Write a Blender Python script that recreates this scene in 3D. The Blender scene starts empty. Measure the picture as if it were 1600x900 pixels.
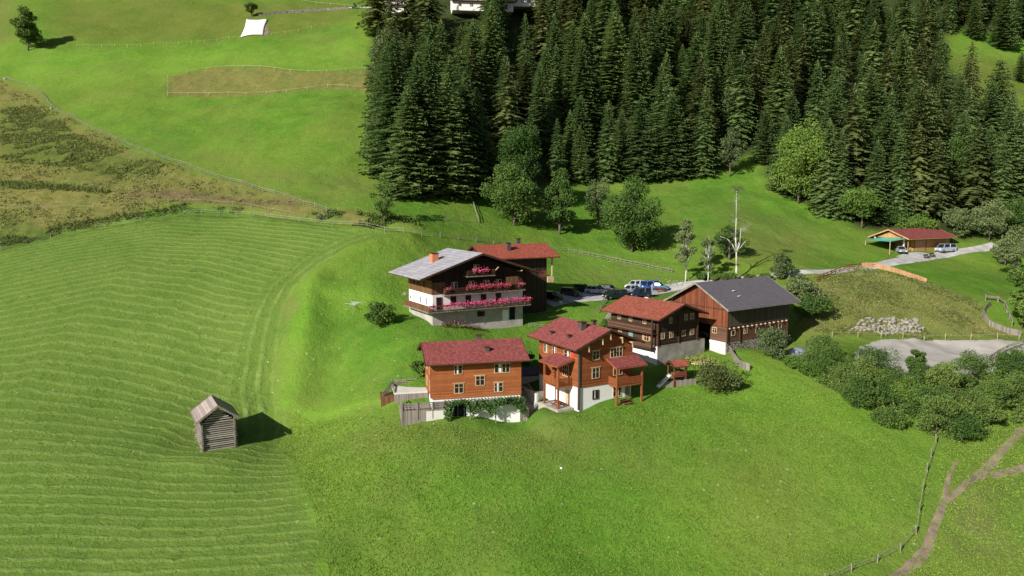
import bpy, math, random
import numpy as np
from mathutils import Vector, Matrix
random.seed(7); rng = np.random.default_rng(11)
scene = bpy.context.scene
COL = scene.collection
# ---------------------------------------------------------------- camera, sky, sun, exposure
CZ = 60.0; F = 1200.0; PITCH = math.radians(7)
cam_d = bpy.data.cameras.new("camera"); cam = bpy.data.objects.new("camera", cam_d); COL.objects.link(cam)
cam_d.sensor_width = 36; cam_d.lens = 36*F/1600; cam_d.clip_start = 1; cam_d.clip_end = 4000
cam.location = (0, 0, CZ); cam.rotation_euler = (math.radians(90)-PITCH, 0, 0); scene.camera = cam
SUN_AZ, SUN_EL = 48, 28          # light travels towards azimuth 48 (from +X), sun 28 degrees high
w = bpy.data.worlds.new("World"); scene.world = w; w.use_nodes = True
nt = w.node_tree; bg = nt.nodes["Background"]; sky = nt.nodes.new("ShaderNodeTexSky"); sky.sky_type = 'NISHITA'; sky.sun_disc = False
sd = Vector((-math.cos(math.radians(SUN_AZ)), -math.sin(math.radians(SUN_AZ)), 0))
sky.sun_elevation = math.radians(SUN_EL); sky.sun_rotation = math.atan2(sd.x, sd.y)
nt.links.new(sky.outputs[0], bg.inputs[0]); bg.inputs[1].default_value = 0.05
sl = bpy.data.lights.new("sun", 'SUN'); sl.energy = 5.0; sl.angle = math.radians(0.5); sl.color = (1, .955, .88)
so = bpy.data.objects.new("sun", sl); COL.objects.link(so)
tr = Vector((math.cos(math.radians(SUN_AZ)), math.sin(math.radians(SUN_AZ)), -math.tan(math.radians(SUN_EL))))
so.rotation_euler = tr.to_track_quat('-Z', 'Y').to_euler(); so.location = (-60, -60, 150)
scene.view_settings.view_transform = 'Standard'; scene.view_settings.look = 'None'
scene.view_settings.exposure = 0.4; scene.view_settings.gamma = 1
scene.cycles.max_bounces = 5; scene.cycles.diffuse_bounces = 3; scene.cycles.transparent_max_bounces = 4

# ---------------------------------------------------------------- helpers
def un(px, py, D):
    u = (px-800)/F; v = (450-py)/F; t = D/(math.cos(PITCH)+v*math.sin(PITCH))
    return Vector((u*t, D, CZ+t*(-math.sin(PITCH)+v*math.cos(PITCH))))
def tag(o, label=None, cat=None, group=None, kind=None):
    if label: o['label'] = label
    if cat: o['category'] = cat
    if group: o['group'] = group
    if kind: o['kind'] = kind
    return o
def thing(name, label, cat, loc, rotz=0, group=None):
    o = bpy.data.objects.new(name, None); COL.objects.link(o); o.empty_display_size = .3
    o.location = loc; o.rotation_euler = (0, 0, rotz); return tag(o, label, cat, group)
def copy_tree(o, parent=None):
    c = o.copy(); COL.objects.link(c); c.parent = parent
    for ch in list(o.children): copy_tree(ch, c)
    return c
def link(name, me, mat, parent=None):
    o = bpy.data.objects.new(name, me); COL.objects.link(o)
    if mat is not None:
        for m in (mat if isinstance(mat, (list, tuple)) else [mat]): me.materials.append(m)
    if parent: o.parent = parent
    return o
class MB:
    def __init__(s): s.v = []; s.f = []; s.m = []
    def poly(s, pts, faces, mi=0):
        n = len(s.v); s.v += [tuple(p) for p in pts]; s.f += [tuple(n+i for i in f) for f in faces]; s.m += [mi]*len(faces); return s
    def box(s, x0, x1, y0, y1, z0, z1, mi=0):
        return s.poly([(x0,y0,z0),(x1,y0,z0),(x1,y1,z0),(x0,y1,z0),(x0,y0,z1),(x1,y0,z1),(x1,y1,z1),(x0,y1,z1)],
            [(0,3,2,1),(4,5,6,7),(0,1,5,4),(1,2,6,5),(2,3,7,6),(3,0,4,7)], mi)
    def extr(s, prof, a0, a1, axis='y', mi=0):
        # prof: (a,z) polygon, extruded along axis from a0 to a1
        n = len(prof)
        if axis == 'y': P = [(a, a0, z) for a, z in prof]+[(a, a1, z) for a, z in prof]
        else: P = [(a0, a, z) for a, z in prof]+[(a1, a, z) for a, z in prof]
        return s.poly(P, [tuple(range(n)), tuple(range(2*n-1, n-1, -1))]+[(i, i+n, (i+1) % n+n, (i+1) % n) for i in range(n)], mi)
    def beam(s, p, q, wd, ht, mi=0):
        p = Vector(p); q = Vector(q); d = (q-p).normalized(); up = Vector((0,0,1))
        if abs(d.z) > .95: up = Vector((1,0,0))
        r = d.cross(up).normalized(); u = r.cross(d)
        P = [c+r*a*wd/2+u*b*ht/2 for c in (p, q) for a, b in ((-1,-1),(1,-1),(1,1),(-1,1))]
        return s.poly(P, [(0,1,2,3),(7,6,5,4),(0,4,5,1),(1,5,6,2),(2,6,7,3),(3,7,4,0)], mi)
    def tube(s, p, q, r0, r1, n=7, mi=0):
        p = Vector(p); q = Vector(q); d = (q-p).normalized(); up = Vector((0,0,1)) if abs(d.z) < .95 else Vector((1,0,0))
        a = d.cross(up).normalized(); b = d.cross(a)
        P = [c+(a*math.cos(2*math.pi*k/n)+b*math.sin(2*math.pi*k/n))*r for c, r in ((p,r0),(q,r1)) for k in range(n)]
        return s.poly(P, [(k,(k+1)%n,(k+1)%n+n,k+n) for k in range(n)]+[tuple(range(n-1,-1,-1)), tuple(range(n,2*n))], mi)
    def build(s, name, mat, parent=None, smooth=False, bevel=0):
        me = bpy.data.meshes.new(name); me.from_pydata(s.v, [], s.f)
        if any(s.m): me.polygons.foreach_set('material_index', s.m)
        if smooth: me.polygons.foreach_set('use_smooth', [True]*len(s.f))
        me.validate(); me.update()
        import bmesh
        b = bmesh.new(); b.from_mesh(me); bmesh.ops.recalc_face_normals(b, faces=b.faces); b.to_mesh(me); b.free()
        o = link(name, me, mat, parent)
        if bevel:
            bv = o.modifiers.new('bevel', 'BEVEL'); bv.width = bevel; bv.segments = 2; bv.limit_method = 'ANGLE'
        return o

# ---------------------------------------------------------------- material kit
def lin(c): return tuple(((x/255)/12.92 if x/255 <= .04045 else ((x/255+.055)/1.055)**2.4) for x in c)
class N:
    def __init__(s, name, rough=.85, spec=.2):
        s.m = bpy.data.materials.new(name); s.m.use_nodes = True; s.t = s.m.node_tree; s.b = s.t.nodes['Principled BSDF']
        s.b.inputs['Roughness'].default_value = rough; s.b.inputs['Specular IOR Level'].default_value = spec
    def n(s, t, **k):
        o = s.t.nodes.new(t)
        for a, b in k.items(): setattr(o, a, b)
        return o
    def val(s, i, v):
        if isinstance(v, bpy.types.NodeSocket): s.t.links.new(v, i)
        elif isinstance(v, (tuple, list)): i.default_value = (*v[:3], 1) if len(i.default_value) == 4 else v
        else: i.default_value = v
    def math(s, op, a, b=0, c=0, clamp=False):
        o = s.n('ShaderNodeMath', operation=op); o.use_clamp = clamp
        for k, v in enumerate((a, b, c)): s.val(o.inputs[k], v)
        return o.outputs[0]
    def mix(s, f, a, b, mode='MIX'):
        o = s.n('ShaderNodeMix', data_type='RGBA', blend_type=mode)
        s.val(o.inputs[0], f); s.val(o.inputs[6], a); s.val(o.inputs[7], b); return o.outputs[2]
    def ramp(s, f, a, b):   # linear step a..b -> 0..1
        o = s.n('ShaderNodeMapRange'); s.val(o.inputs[0], f); o.inputs[1].default_value = a; o.inputs[2].default_value = b; return o.outputs[0]
    def coord(s): return s.n('ShaderNodeTexCoord').outputs['Object']
    def noise(s, scale, detail=3, co=None, rough=.55, dist=0):
        o = s.n('ShaderNodeTexNoise'); o.inputs['Scale'].default_value = scale; o.inputs['Detail'].default_value = detail
        o.inputs['Roughness'].default_value = rough; o.inputs['Distortion'].default_value = dist
        s.t.links.new(co if co else s.coord(), o.inputs['Vector']); return o.outputs[0]
    def vor(s, scale, co=None, feature='F1'):
        o = s.n('ShaderNodeTexVoronoi', feature=feature); o.inputs['Scale'].default_value = scale
        s.t.links.new(co if co else s.coord(), o.inputs['Vector']); return o
    def bump(s, h, strength=.5, dist=.1):
        o = s.n('ShaderNodeBump'); o.inputs['Strength'].default_value = strength; o.inputs['Distance'].default_value = dist
        s.val(o.inputs['Height'], h); s.t.links.new(o.outputs[0], s.b.inputs['Normal'])
    def col(s, c): s.val(s.b.inputs['Base Color'], c); return s.m
def flat(name, c, rough=.8, var=.25, scale=1.5, spec=.2, metal=0):
    m = N(name, rough, spec); m.b.inputs['Metallic'].default_value = metal
    f = m.ramp(m.noise(scale, 5), .3, .7)
    m.bump(m.noise(scale*3, 4), .25, .04)
    return m.col(m.mix(f, tuple(x*(1-var) for x in c), tuple(min(1, x*(1+var)) for x in c)))
def planks(name, c, sp=.2, axis='z', var=.35, line=.55, stain=.3, bump=.4):
    m = N(name, .75, .25); sx = m.n('ShaderNodeSeparateXYZ'); m.t.links.new(m.coord(), sx.inputs[0])
    if axis == 'z': q = sx.outputs[2]; al = m.math('ADD', sx.outputs[0], sx.outputs[1])
    else: q = m.math('ADD', sx.outputs[0], sx.outputs[1]) if axis == 'v' else sx.outputs['xy'.index(axis)]; al = sx.outputs[2]
    q = m.math('DIVIDE', q, sp); fl = m.math('FLOOR', q); fr = m.math('FRACT', q)
    wn = m.n('ShaderNodeTexWhiteNoise', noise_dimensions='1D'); m.t.links.new(fl, wn.inputs['W'])
    c0 = m.mix(wn.outputs[0], tuple(x*(1-var) for x in c), tuple(min(1, x*(1+var)) for x in c))
    st = m.ramp(m.noise(.7, 6, rough=.65), .35, .7); c1 = m.mix(m.math('MULTIPLY', st, stain), c0, tuple(x*.45 for x in c))
    ed = m.math('ABSOLUTE', m.math('SUBTRACT', fr, .5)); ln = m.ramp(ed, .40, .5)
    c2 = m.mix(m.math('MULTIPLY', ln, line), c1, tuple(x*.25 for x in c))
    m.bump(m.math('SUBTRACT', m.math('MULTIPLY', m.noise(6, 4), .4), ln), bump, .05)
    return m.col(c2)
def tiles(name, c, row=.34, col=.25, var=.2, bump=.5, uv='y'):
    m = N(name, .7, .3); sx = m.n('ShaderNodeSeparateXYZ'); m.t.links.new(m.coord(), sx.inputs[0])
    a = m.math('DIVIDE', sx.outputs[2], row*.36); b = m.math('DIVIDE', sx.outputs[0 if uv == 'y' else 1], col)
    cb = m.n('ShaderNodeCombineXYZ'); m.t.links.new(m.math('FLOOR', a), cb.inputs[0]); m.t.links.new(m.math('FLOOR', b), cb.inputs[1])
    wn = m.n('ShaderNodeTexWhiteNoise', noise_dimensions='2D'); m.t.links.new(cb.outputs[0], wn.inputs['Vector'])
    fa = m.math('FRACT', a); fb = m.math('ABSOLUTE', m.math('SUBTRACT', m.math('FRACT', b), .5))
    c0 = m.mix(wn.outputs[0], tuple(x*(1-var) for x in c), tuple(x*(1+var) for x in c))
    st = m.ramp(m.noise(.5, 6, rough=.7), .4, .75); c0 = m.mix(m.math('MULTIPLY', st, .35), c0, tuple(x*.6 for x in c))
    c0 = m.mix(m.math('MULTIPLY', m.ramp(fa, .25, 0), .45), c0, tuple(x*.4 for x in c))
    m.bump(m.math('ADD', fa, m.math('MULTIPLY', fb, -1.2)), bump, .05)
    return m.col(c0)
M = {}
M['orange'] = planks('orange larch boards', (.37, .120, .038), .19, 'z', .25, .55, .45)
M['orange_dk'] = planks('brown orange chalet boards', (.30, .092, .030), .19, 'z', .3, .55, .5)
M['orange_v'] = planks('orange upright boards', (.29, .092, .03), .18, 'v', .2, .5, .3)
M['brown'] = planks('brown weathered boards', (.17, .085, .04), .22, 'v', .3)
M['dark'] = planks('dark old timber', (.055, .030, .020), .24, 'z', .45, .6)
M['darkv'] = planks('dark upright boards', (.05, .030, .022), .2, 'v', .4)
M['barnupper'] = planks('barn boards darkened as eave shadow', (.085, .068, .045), .24, 'v', .35)  # upper boards coloured darker to paint in the eave shadow
M['darkg'] = planks('almost black gable boards', (.030, .018, .013), .2, 'v', .4)
M['barnred'] = planks('reddish barn boards', (.20, .062, .028), .24, 'v', .45, .5, .6)
M['logs'] = planks('brown barn logs', (.13, .066, .04), .28, 'z', .35, .7)
M['grey'] = planks('weathered grey boards', (.27, .235, .20), .16, 'v', .3)
M['palelog'] = planks('pale silver front logs', (.38, .34, .29), .3, 'z', .35, .3, .4)
M['greylog'] = planks('silver grey logs', (.24, .205, .175), .22, 'z', .4, .5, .5)
M['fresh'] = planks('fresh pale boards', (.52, .30, .15), .16, 'v', .2)
M['shed'] = planks('honey coloured boards', (.50, .27, .12), .18, 'v', .22)
M['beam'] = flat('dark roof timber', (.07, .035, .02))
M['obeam'] = flat('orange beam', (.25, .085, .03))
M['trim'] = flat('pale window wood', (.50, .36, .22))
M['white'] = flat('white plaster', (.78, .77, .76), .9, .05, .6)
M['offwhite'] = flat('off white wall', (.62, .60, .55), .9, .12, .5)
M['shadedplaster'] = flat('plaster darkened as balcony shade', (.40, .37, .33), .95, .2, .6)  # plaster colour lowered to paint the shade below the balcony
M['conc'] = flat('stained concrete', (.34, .31, .27), .95, .35, .6)
M['stonegrey'] = flat('grey boulder stone', (.27, .25, .21), .95, .4, 1.2)
M['roofred'] = tiles('wine red roof tiles', (.245, .064, .058), var=.3)
M['roofredx'] = tiles('wine red roof tiles on the gabled chalet', (.245, .064, .058), var=.3, uv='x')
M['rooforange'] = tiles('brick red roof tiles', (.31, .078, .048), var=.3)
M['rooforangex'] = tiles('brick red tiles of the small farmhouse', (.28, .078, .048), var=.3, uv='x')
M['roofgrey'] = tiles('dark grey roofing slates', (.125, .115, .125), .5, .5, .1)
M['shingle'] = tiles('silvery wooden shingles', (.36, .35, .38), .8, .9, .16, uv='x')
M['hutroof'] = planks('grey roof boards', (.36, .30, .27), .34, 'x', .25)
M['brick'] = flat('orange chimney brick', (.55, .19, .10), .9, .15, 4)
M['dkchim'] = flat('dark chimney render', (.09, .065, .06), .9)
M['curtain'] = flat('white curtain', (.7, .7, .7)); M['shutterred'] = flat('red shutter', (.5, .05, .03))
M['greenp'] = flat('green painted door', (.16, .26, .24)); M['canopy'] = flat('green canopy cloth', (.10, .42, .29), .6)
M['metal'] = flat('grey metal', (.4, .4, .42), .4, .1, 1, .5, .6); M['slide'] = flat('pale slide plastic', (.75, .78, .8), .3, .03)
M['playwood'] = flat('yellow pine poles', (.55, .48, .20)); M['openingshade'] = flat('painted interior shade', (.012, .010, .010))  # the near-black colour stands in for shade in unlit openings
M['tarp'] = flat('white ground sheet', (.86, .86, .86), .5, .03); M['bluetarp'] = flat('blue grey plastic sheet', (.17, .20, .26), .45, .4, 2, .5)
def glass():
    m = N('window glass', .22, .4); return m.col((.015, .017, .02))
M['glass'] = glass()
def stonewall(name, sc, ca, cb):
    m = N(name, .95, .1); v = m.vor(sc); f = m.ramp(v.outputs['Color'] if False else m.noise(sc*.8, 3), .35, .65)
    e = m.vor(sc, feature='DISTANCE_TO_EDGE').outputs['Distance']; k = m.ramp(e, 0, .12)
    c = m.mix(f, ca, cb); c = m.mix(k, (.05, .045, .035), c); m.bump(k, .9, .1); return m.col(c)
M['rubble'] = stonewall('rubble stone masonry', 2.2, (.24, .20, .16), (.46, .42, .36))
def foliage(name, ca, cb, rough=.6, nscale=.35, trans=.0):
    m = N(name, rough, .15); oi = m.n('ShaderNodeObjectInfo')
    f = m.ramp(m.noise(nscale, 3), .32, .68); f2 = m.ramp(m.noise(4, 2), .3, .7)
    c = m.mix(m.math('ADD', m.math('MULTIPLY', f, .6), m.math('MULTIPLY', f2, .4)), ca, cb)
    h = m.n('ShaderNodeHueSaturation'); m.t.links.new(c, h.inputs['Color'])
    m.val(h.inputs['Value'], m.math('ADD', m.math('MULTIPLY', oi.outputs['Random'], .45), .78))
    m.val(h.inputs['Hue'], m.math('ADD', m.math('MULTIPLY', oi.outputs['Random'], -.025), .512))
    m.col(h.outputs[0])
    if trans:
        tl = m.n('ShaderNodeBsdfTranslucent'); m.t.links.new(h.outputs[0], tl.inputs[0]); mx = m.n('ShaderNodeMixShader'); mx.inputs[0].default_value = trans
        m.t.links.new(m.b.outputs[0], mx.inputs[1]); m.t.links.new(tl.outputs[0], mx.inputs[2]); m.t.links.new(mx.outputs[0], m.t.nodes['Material Output'].inputs[0])
    return m.m
M['spruce'] = foliage('spruce needles', (.085, .150, .044), (.225, .325, .105), trans=.3)
M['larch'] = foliage('brownish spruce needles', (.085, .115, .036), (.21, .25, .08), trans=.25)
M['scrub'] = foliage('olive pasture scrub', (.10, .14, .035), (.20, .235, .065), trans=.2)
M['leaf'] = foliage('dark green leaves', (.050, .102, .022), (.13, .21, .04), trans=.15)
M['leafbright'] = foliage('bright green leaves', (.075, .15, .027), (.155, .25, .043), trans=.2)
M['leafdark'] = foliage('deep green maple leaves', (.042, .088, .020), (.10, .175, .034), trans=.12)
M['leafmid'] = foliage('mid green alder leaves', (.075, .135, .028), (.18, .255, .06), trans=.15)
M['leafgrey'] = foliage('greyish willow leaves', (.085, .125, .045), (.19, .245, .095), trans=.15)
M['leafbrown'] = foliage('olive brown leaves', (.075, .10, .03), (.16, .18, .055), trans=.1)
M['ivy'] = foliage('climbing vine leaves', (.035, .085, .02), (.09, .17, .04))
M['flowers'] = foliage('pink and red geranium blossom', (.72, .02, .09), (.86, .20, .34), .6, 2.2)
M['bark'] = flat('brown bark', (.12, .095, .07), .95, .4, 3); M['birch'] = flat('pale birch bark', (.48, .45, .41), .9, .25, 2.5)
M['asphalt'] = flat('dusty gravel drive', (.40, .385, .37), .95, .28, .45)
M['gravel'] = flat('beige riding sand', (.40, .37, .33), .95, .16, .35)
M['dirt'] = flat('bare brown soil', (.21, .165, .115), .95, .35, .8)
M['bench'] = flat('dark bench wood', (.09, .06, .045)); M['redwood'] = flat('red stained wood', (.20, .055, .04))
# ---------------------------------------------------------------- terrain
cols = {
-250:[(900,82),(700,106),(550,130),(450,150),(380,170),(250,220),(125,282),(0,352)],
0:[(900,80),(700,103),(640,112.5),(550,126.5),(450,146),(380,165),(250,215),(125,275),(75,300),(0,345)],
170:[(900,80),(700,103),(672,108),(620,116.5),(550,127),(450,145),(350,173),(250,213),(120,277)],
340:[(900,79),(703,103),(672,109),(620,118),(550,127),(450,144),(350,172),(250,210),(120,280),(50,322),(0,355)],
480:[(900,78),(760,94),(700,105),(640,115),(590,121),(500,130),(430,145),(345,168),(250,206)],
620:[(900,78),(700,98),(640,106),(560,117),(505,127),(430,143),(370,157),(345,165),(300,186),(200,228),(100,288),(20,340),(0,370)],
760:[(900,77),(760,90),(662,103),(540,124)],
900:[(900,77),(700,96),(640,103),(560,122),(500,137),(476,144),(466,149),(456,155),(444,161),(400,175),(350,195),(280,232),(100,310),(0,400)],
1030:[(900,77),(700,96),(600,112),(580,116),(500,135),(468,148),(448,161),(430,166),(392,178),(350,195),(280,235)],
1150:[(900,77),(700,96),(600,112),(550,122),(440,160),(415,169),(400,174),(330,206),(265,240),(100,320),(0,410)],
1290:[(900,76),(700,95),(600,110),(540,124),(470,146),(428,164),(400,180),(330,213)],
1450:[(900,76),(700,95),(620,108),(572,120),(530,138),(500,143),(445,158),(420,174),(400,187),(388,194),(350,207),(250,252),(100,350),(0,430)],
1600:[(900,76),(700,95),(620,108),(572,120),(532,138),(515,143),(470,156),(440,172),(400,192),(350,210),(250,262),(100,380),(0,450)],
1900:[(900,77),(700,97),(600,112),(500,145),(400,195),(250,270),(100,390)],
}
CP = [un(x, y, D) for x, l in cols.items() for y, D in l]
extra = [(317,706,103),(904,640,103),(677,657,103.5),(812,655,106.5),(1027,572,118),(1135,558,123),(843,614,112),(676,511,125),(817,507,134),(1427,393,190),(640,488,134),(960,466,148),(457,672,112),(862,640,106),(338,708,102.3),(1230,545,131)]
CP += [un(*e) for e in extra]
CP += [Vector(p) for p in ((-60,20,8),(0,20,9),(60,20,10),(-150,20,0),(150,20,4),(0,-60,0),(-200,60,4),(200,60,6),
        (-400,200,50),(400,200,58),(-300,600,300),(0,620,260),(300,620,240),(500,500,190),(-450,400,200),(0,460,185),(150,480,180))]
CP = np.array([tuple(p) for p in CP])
def tps_fit(P, lam=1.5):
    X = P[:, :2]/100; n = len(P); d = np.linalg.norm(X[:, None]-X[None], axis=2)
    K = np.where(d > 0, d*d*np.log(np.maximum(d, 1e-9)), 0)+np.eye(n)*lam*1e-4
    Q = np.hstack([np.ones((n, 1)), X]); A = np.block([[K, Q], [Q.T, np.zeros((3, 3))]])
    return X, np.linalg.solve(A, np.concatenate([P[:, 2], np.zeros(3)]))
TX, TW = tps_fit(CP)
def tps(x, y):
    q = np.stack([x, y], -1)/100; out = np.empty(len(x))
    for i in range(0, len(x), 20000):
        s = q[i:i+20000]; d = np.linalg.norm(s[:, None]-TX[None], axis=2)
        out[i:i+20000] = np.where(d > 0, d*d*np.log(np.maximum(d, 1e-9)), 0)@TW[:-3]+TW[-3]+s@TW[-2:]
    return out
def vnoise(x, y, s, seed):
    g = np.random.default_rng(seed).random((256, 256)); xs = x/s+1000; ys = y/s+1000
    xi = np.floor(xs).astype(int); yi = np.floor(ys).astype(int); fx = xs-xi; fy = ys-yi
    fx = fx*fx*(3-2*fx); fy = fy*fy*(3-2*fy); a = g[xi % 256, yi % 256]; b = g[(xi+1) % 256, yi % 256]; c = g[xi % 256, (yi+1) % 256]; d = g[(xi+1) % 256, (yi+1) % 256]
    return (a*(1-fx)+b*fx)*(1-fy)+(c*(1-fx)+d*fx)*fy-.5
GX = np.concatenate([np.arange(-420, -130, 4), np.arange(-130, 130, .6), np.arange(130, 420, 4)])
GY = np.concatenate([np.arange(-40, 64, 4), np.arange(64, 200, .6), np.arange(200, 400, 1.3), np.arange(400, 760, 8)])
gx, gy = np.meshgrid(GX, GY, indexing='ij'); fxx, fyy = gx.ravel(), gy.ravel()
GZ = tps(fxx, fyy)
GZ0 = GZ.reshape(gx.shape)
def H(x, y, G=None):
    G = GZ0 if G is None else G
    x = np.atleast_1d(np.asarray(x, float)); y = np.atleast_1d(np.asarray(y, float))
    i = np.clip(np.searchsorted(GX, x)-1, 0, len(GX)-2); j = np.clip(np.searchsorted(GY, y)-1, 0, len(GY)-2)
    fx = np.clip((x-GX[i])/(GX[i+1]-GX[i]), 0, 1); fy = np.clip((y-GY[j])/(GY[j+1]-GY[j]), 0, 1)
    return (G[i, j]*(1-fx)+G[i+1, j]*fx)*(1-fy)+(G[i, j+1]*(1-fx)+G[i+1, j+1]*fx)*fy
_D = np.arange(62, 560, .4)
def g(px, py):
    u = (px-800)/F; v = (450-py)/F; t = _D/(math.cos(PITCH)+v*math.sin(PITCH)); x = u*t; z = CZ+t*(-math.sin(PITCH)+v*math.cos(PITCH))
    d = H(x, _D)-z; k = np.argmax(d > 0)
    if d[k] <= 0: k = len(_D)-1
    if k > 0 and d[k] > 0: f = -d[k-1]/(d[k]-d[k-1]); y = _D[k-1]+f*(_D[k]-_D[k-1])
    else: y = _D[k]
    tt = y/(math.cos(PITCH)+v*math.sin(PITCH)); return Vector((u*tt, y, float(H(u*tt, y)[0])))
def gl(pts): return np.array([tuple(g(*p)) for p in pts])
def seg_dist(x, y, P, closed=False):
    best = np.full(len(x), 1e9); n = len(P)
    for k in range(n if closed else n-1):
        a = P[k, :2]; b = P[(k+1) % n, :2]; ab = b-a; t = np.clip(((x-a[0])*ab[0]+(y-a[1])*ab[1])/max(ab@ab, 1e-9), 0, 1)
        best = np.minimum(best, np.hypot(x-a[0]-t*ab[0], y-a[1]-t*ab[1]))
    return best
def inside(x, y, P):
    r = np.zeros(len(x), bool); n = len(P)
    for k in range(n):
        x1, y1 = P[k, :2]; x2, y2 = P[(k+1) % n, :2]
        c = ((y1 > y) != (y2 > y)) & (x < (x2-x1)*(y-y1)/((y2-y1) if y2 != y1 else 1e-9)+x1); r ^= c
    return r
def zone(pts, soft=1.0, jit=0):
    P = gl(pts) if not isinstance(pts, np.ndarray) else pts
    x = fxx+vnoise(fxx, fyy, 4, 5)*jit; y = fyy+vnoise(fxx, fyy, 4, 6)*jit
    s = np.where(inside(x, y, P), 1, -1)*seg_dist(x, y, P, True); return np.clip(s/soft*.5+.5, 0, 1)
# mown field outline
edge = [(618,372),(560,386),(510,410),(468,445),(450,480),(440,530),(432,590),(440,640),(440,690),(462,740),(490,800),(505,840),(500,900),(500,930)]
top = [(-260,420),(0,388),(100,365),(200,347),(280,333),(380,336),(480,347),(560,359),(618,372)]
mown = zone(top+edge[1:]+[(-260,930)], 1.4, 2.2)
EP = gl(edge); TP = gl(top)
dedge = seg_dist(fxx, fyy, EP[:10])
ytop = np.interp(fxx, TP[:, 0], TP[:, 1]); tb = np.clip((fyy-95)/60, 0, 1)
ph_h = fyy-(ytop-160)*tb*.9+fxx*.03+1.2*np.exp(-((fxx+41)**2+(fyy-104)**2)/120)
stripe = ph_h; hb = np.clip((8-dedge)/3, 0, 1)*np.clip((fyy-104)/8, 0, 1)
dry = np.maximum.reduce([zone([(-260,90),(0,124),(60,143),(75,165),(155,208),(262,252),(345,281),(410,290),(500,320),(560,330),(650,343),(645,357),(560,350),(480,338),(330,320),(280,316),(150,350),(0,368),(-260,400)], 2, 2),
    zone([(262,120),(328,109),(397,106),(475,115),(540,111),(600,109),(612,152),(575,139),(520,136),(450,143),(390,148),(262,148)], 1),
    .45*zone([(225,222),(330,235),(420,262),(560,278),(600,300),(520,315),(420,290),(330,262)], 5, 3),
    .6*zone([(-20,-30),(25,-30),(28,60),(0,72),(-20,70)], 4, 3)])
rough = np.maximum.reduce([zone([(1262,452),(1310,425),(1345,413),(1448,440),(1500,458),(1535,472),(1545,500),(1595,522),(1595,530),(1300,526),(1240,520)], 1.5, 1.5),
    .85*zone([(560,690),(760,680),(860,668),(1000,690),(1010,712),(860,712),(700,706)], 5, 3),
    .7*zone([(845,672),(880,665),(900,680),(860,690)], 2, 1), .8*zone([(440,480),(462,470),(470,490),(450,502)], 1.5, 1.5),
    .5*zone([(870,440),(1040,446),(1050,425),(960,410),(880,415)], 6, 3), .6*zone([(1150,345),(1270,350),(1290,400),(1200,410),(1150,390)], 8, 4),
    .5*zone([(1505,690),(1600,650),(1600,900),(1400,900)], 4, 3)])
olive = np.maximum.reduce([.8*zone([(75,0),(75,75),(250,72),(380,64),(430,56),(560,30),(560,0)], 6, 6), .35*zone([(520,150),(600,160),(600,290),(560,270),(500,230)], 10, 5),
    .5*zone([(120,135),(260,122),(262,150),(125,148)], 3, 3),.8*zone([(1480,85),(1600,100),(1600,260),(1560,200),(1500,130)], 4, 3)])
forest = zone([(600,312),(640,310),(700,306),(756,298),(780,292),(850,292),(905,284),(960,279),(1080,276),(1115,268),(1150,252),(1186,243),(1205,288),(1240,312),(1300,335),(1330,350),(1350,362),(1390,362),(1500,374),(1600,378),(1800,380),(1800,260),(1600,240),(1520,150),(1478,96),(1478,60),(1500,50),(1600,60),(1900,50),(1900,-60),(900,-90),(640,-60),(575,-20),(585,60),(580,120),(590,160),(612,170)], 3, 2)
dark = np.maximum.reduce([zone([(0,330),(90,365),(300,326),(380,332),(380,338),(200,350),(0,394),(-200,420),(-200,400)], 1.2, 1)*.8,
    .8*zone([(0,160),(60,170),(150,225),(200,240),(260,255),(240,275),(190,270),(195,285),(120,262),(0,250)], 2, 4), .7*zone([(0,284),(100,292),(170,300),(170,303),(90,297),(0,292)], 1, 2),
    .6*zone([(485,275),(520,270),(560,282),(550,292),(490,292)], 2, 2), .6*zone([(492,500),(520,497),(525,560),(495,600),(485,560)], 4, 3)*.5,  # second patch paints shade on the bank slope turned from the sun
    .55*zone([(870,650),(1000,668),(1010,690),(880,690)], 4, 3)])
bright = np.maximum.reduce([.9*zone([(470,450),(640,487),(640,494),(490,500),(478,560),(470,630),(452,632),(452,560),(462,500)], 2, 1),
    .9*np.clip(1.1-seg_dist(fxx, fyy, gl([(440,642),(540,640),(640,636)]))/1.1, 0, 1), .6*np.clip(1.2-seg_dist(fxx, fyy, gl([(405,690),(425,770),(432,850)]))/.8, 0, 1), .7*np.clip(1.2-seg_dist(fxx, fyy, gl([(432,690),(462,770),(505,845),(498,900)]))/.8, 0, 1),
    .7*zone([(1070,600),(1200,570),(1290,600),(1400,680),(1455,720),(1400,700),(1240,640),(1080,650)], 4, 4), .8*zone([(100,350),(290,316),(320,322),(250,333),(90,362)], 1.2, 1),
    .7*zone([(420,90),(580,60),(585,105),(420,102)], 8, 5), .6*zone([(0,75),(400,70),(400,98),(250,118),(250,160),(0,110)], 10, 5)])
mud = np.maximum.reduce([.8*zone([(185,302),(300,298),(470,318),(470,324),(300,312),(200,310)], 1.2, 2), .5*zone([(1500,775),(1560,790),(1570,860),(1510,850)], 3, 4)])
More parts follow.
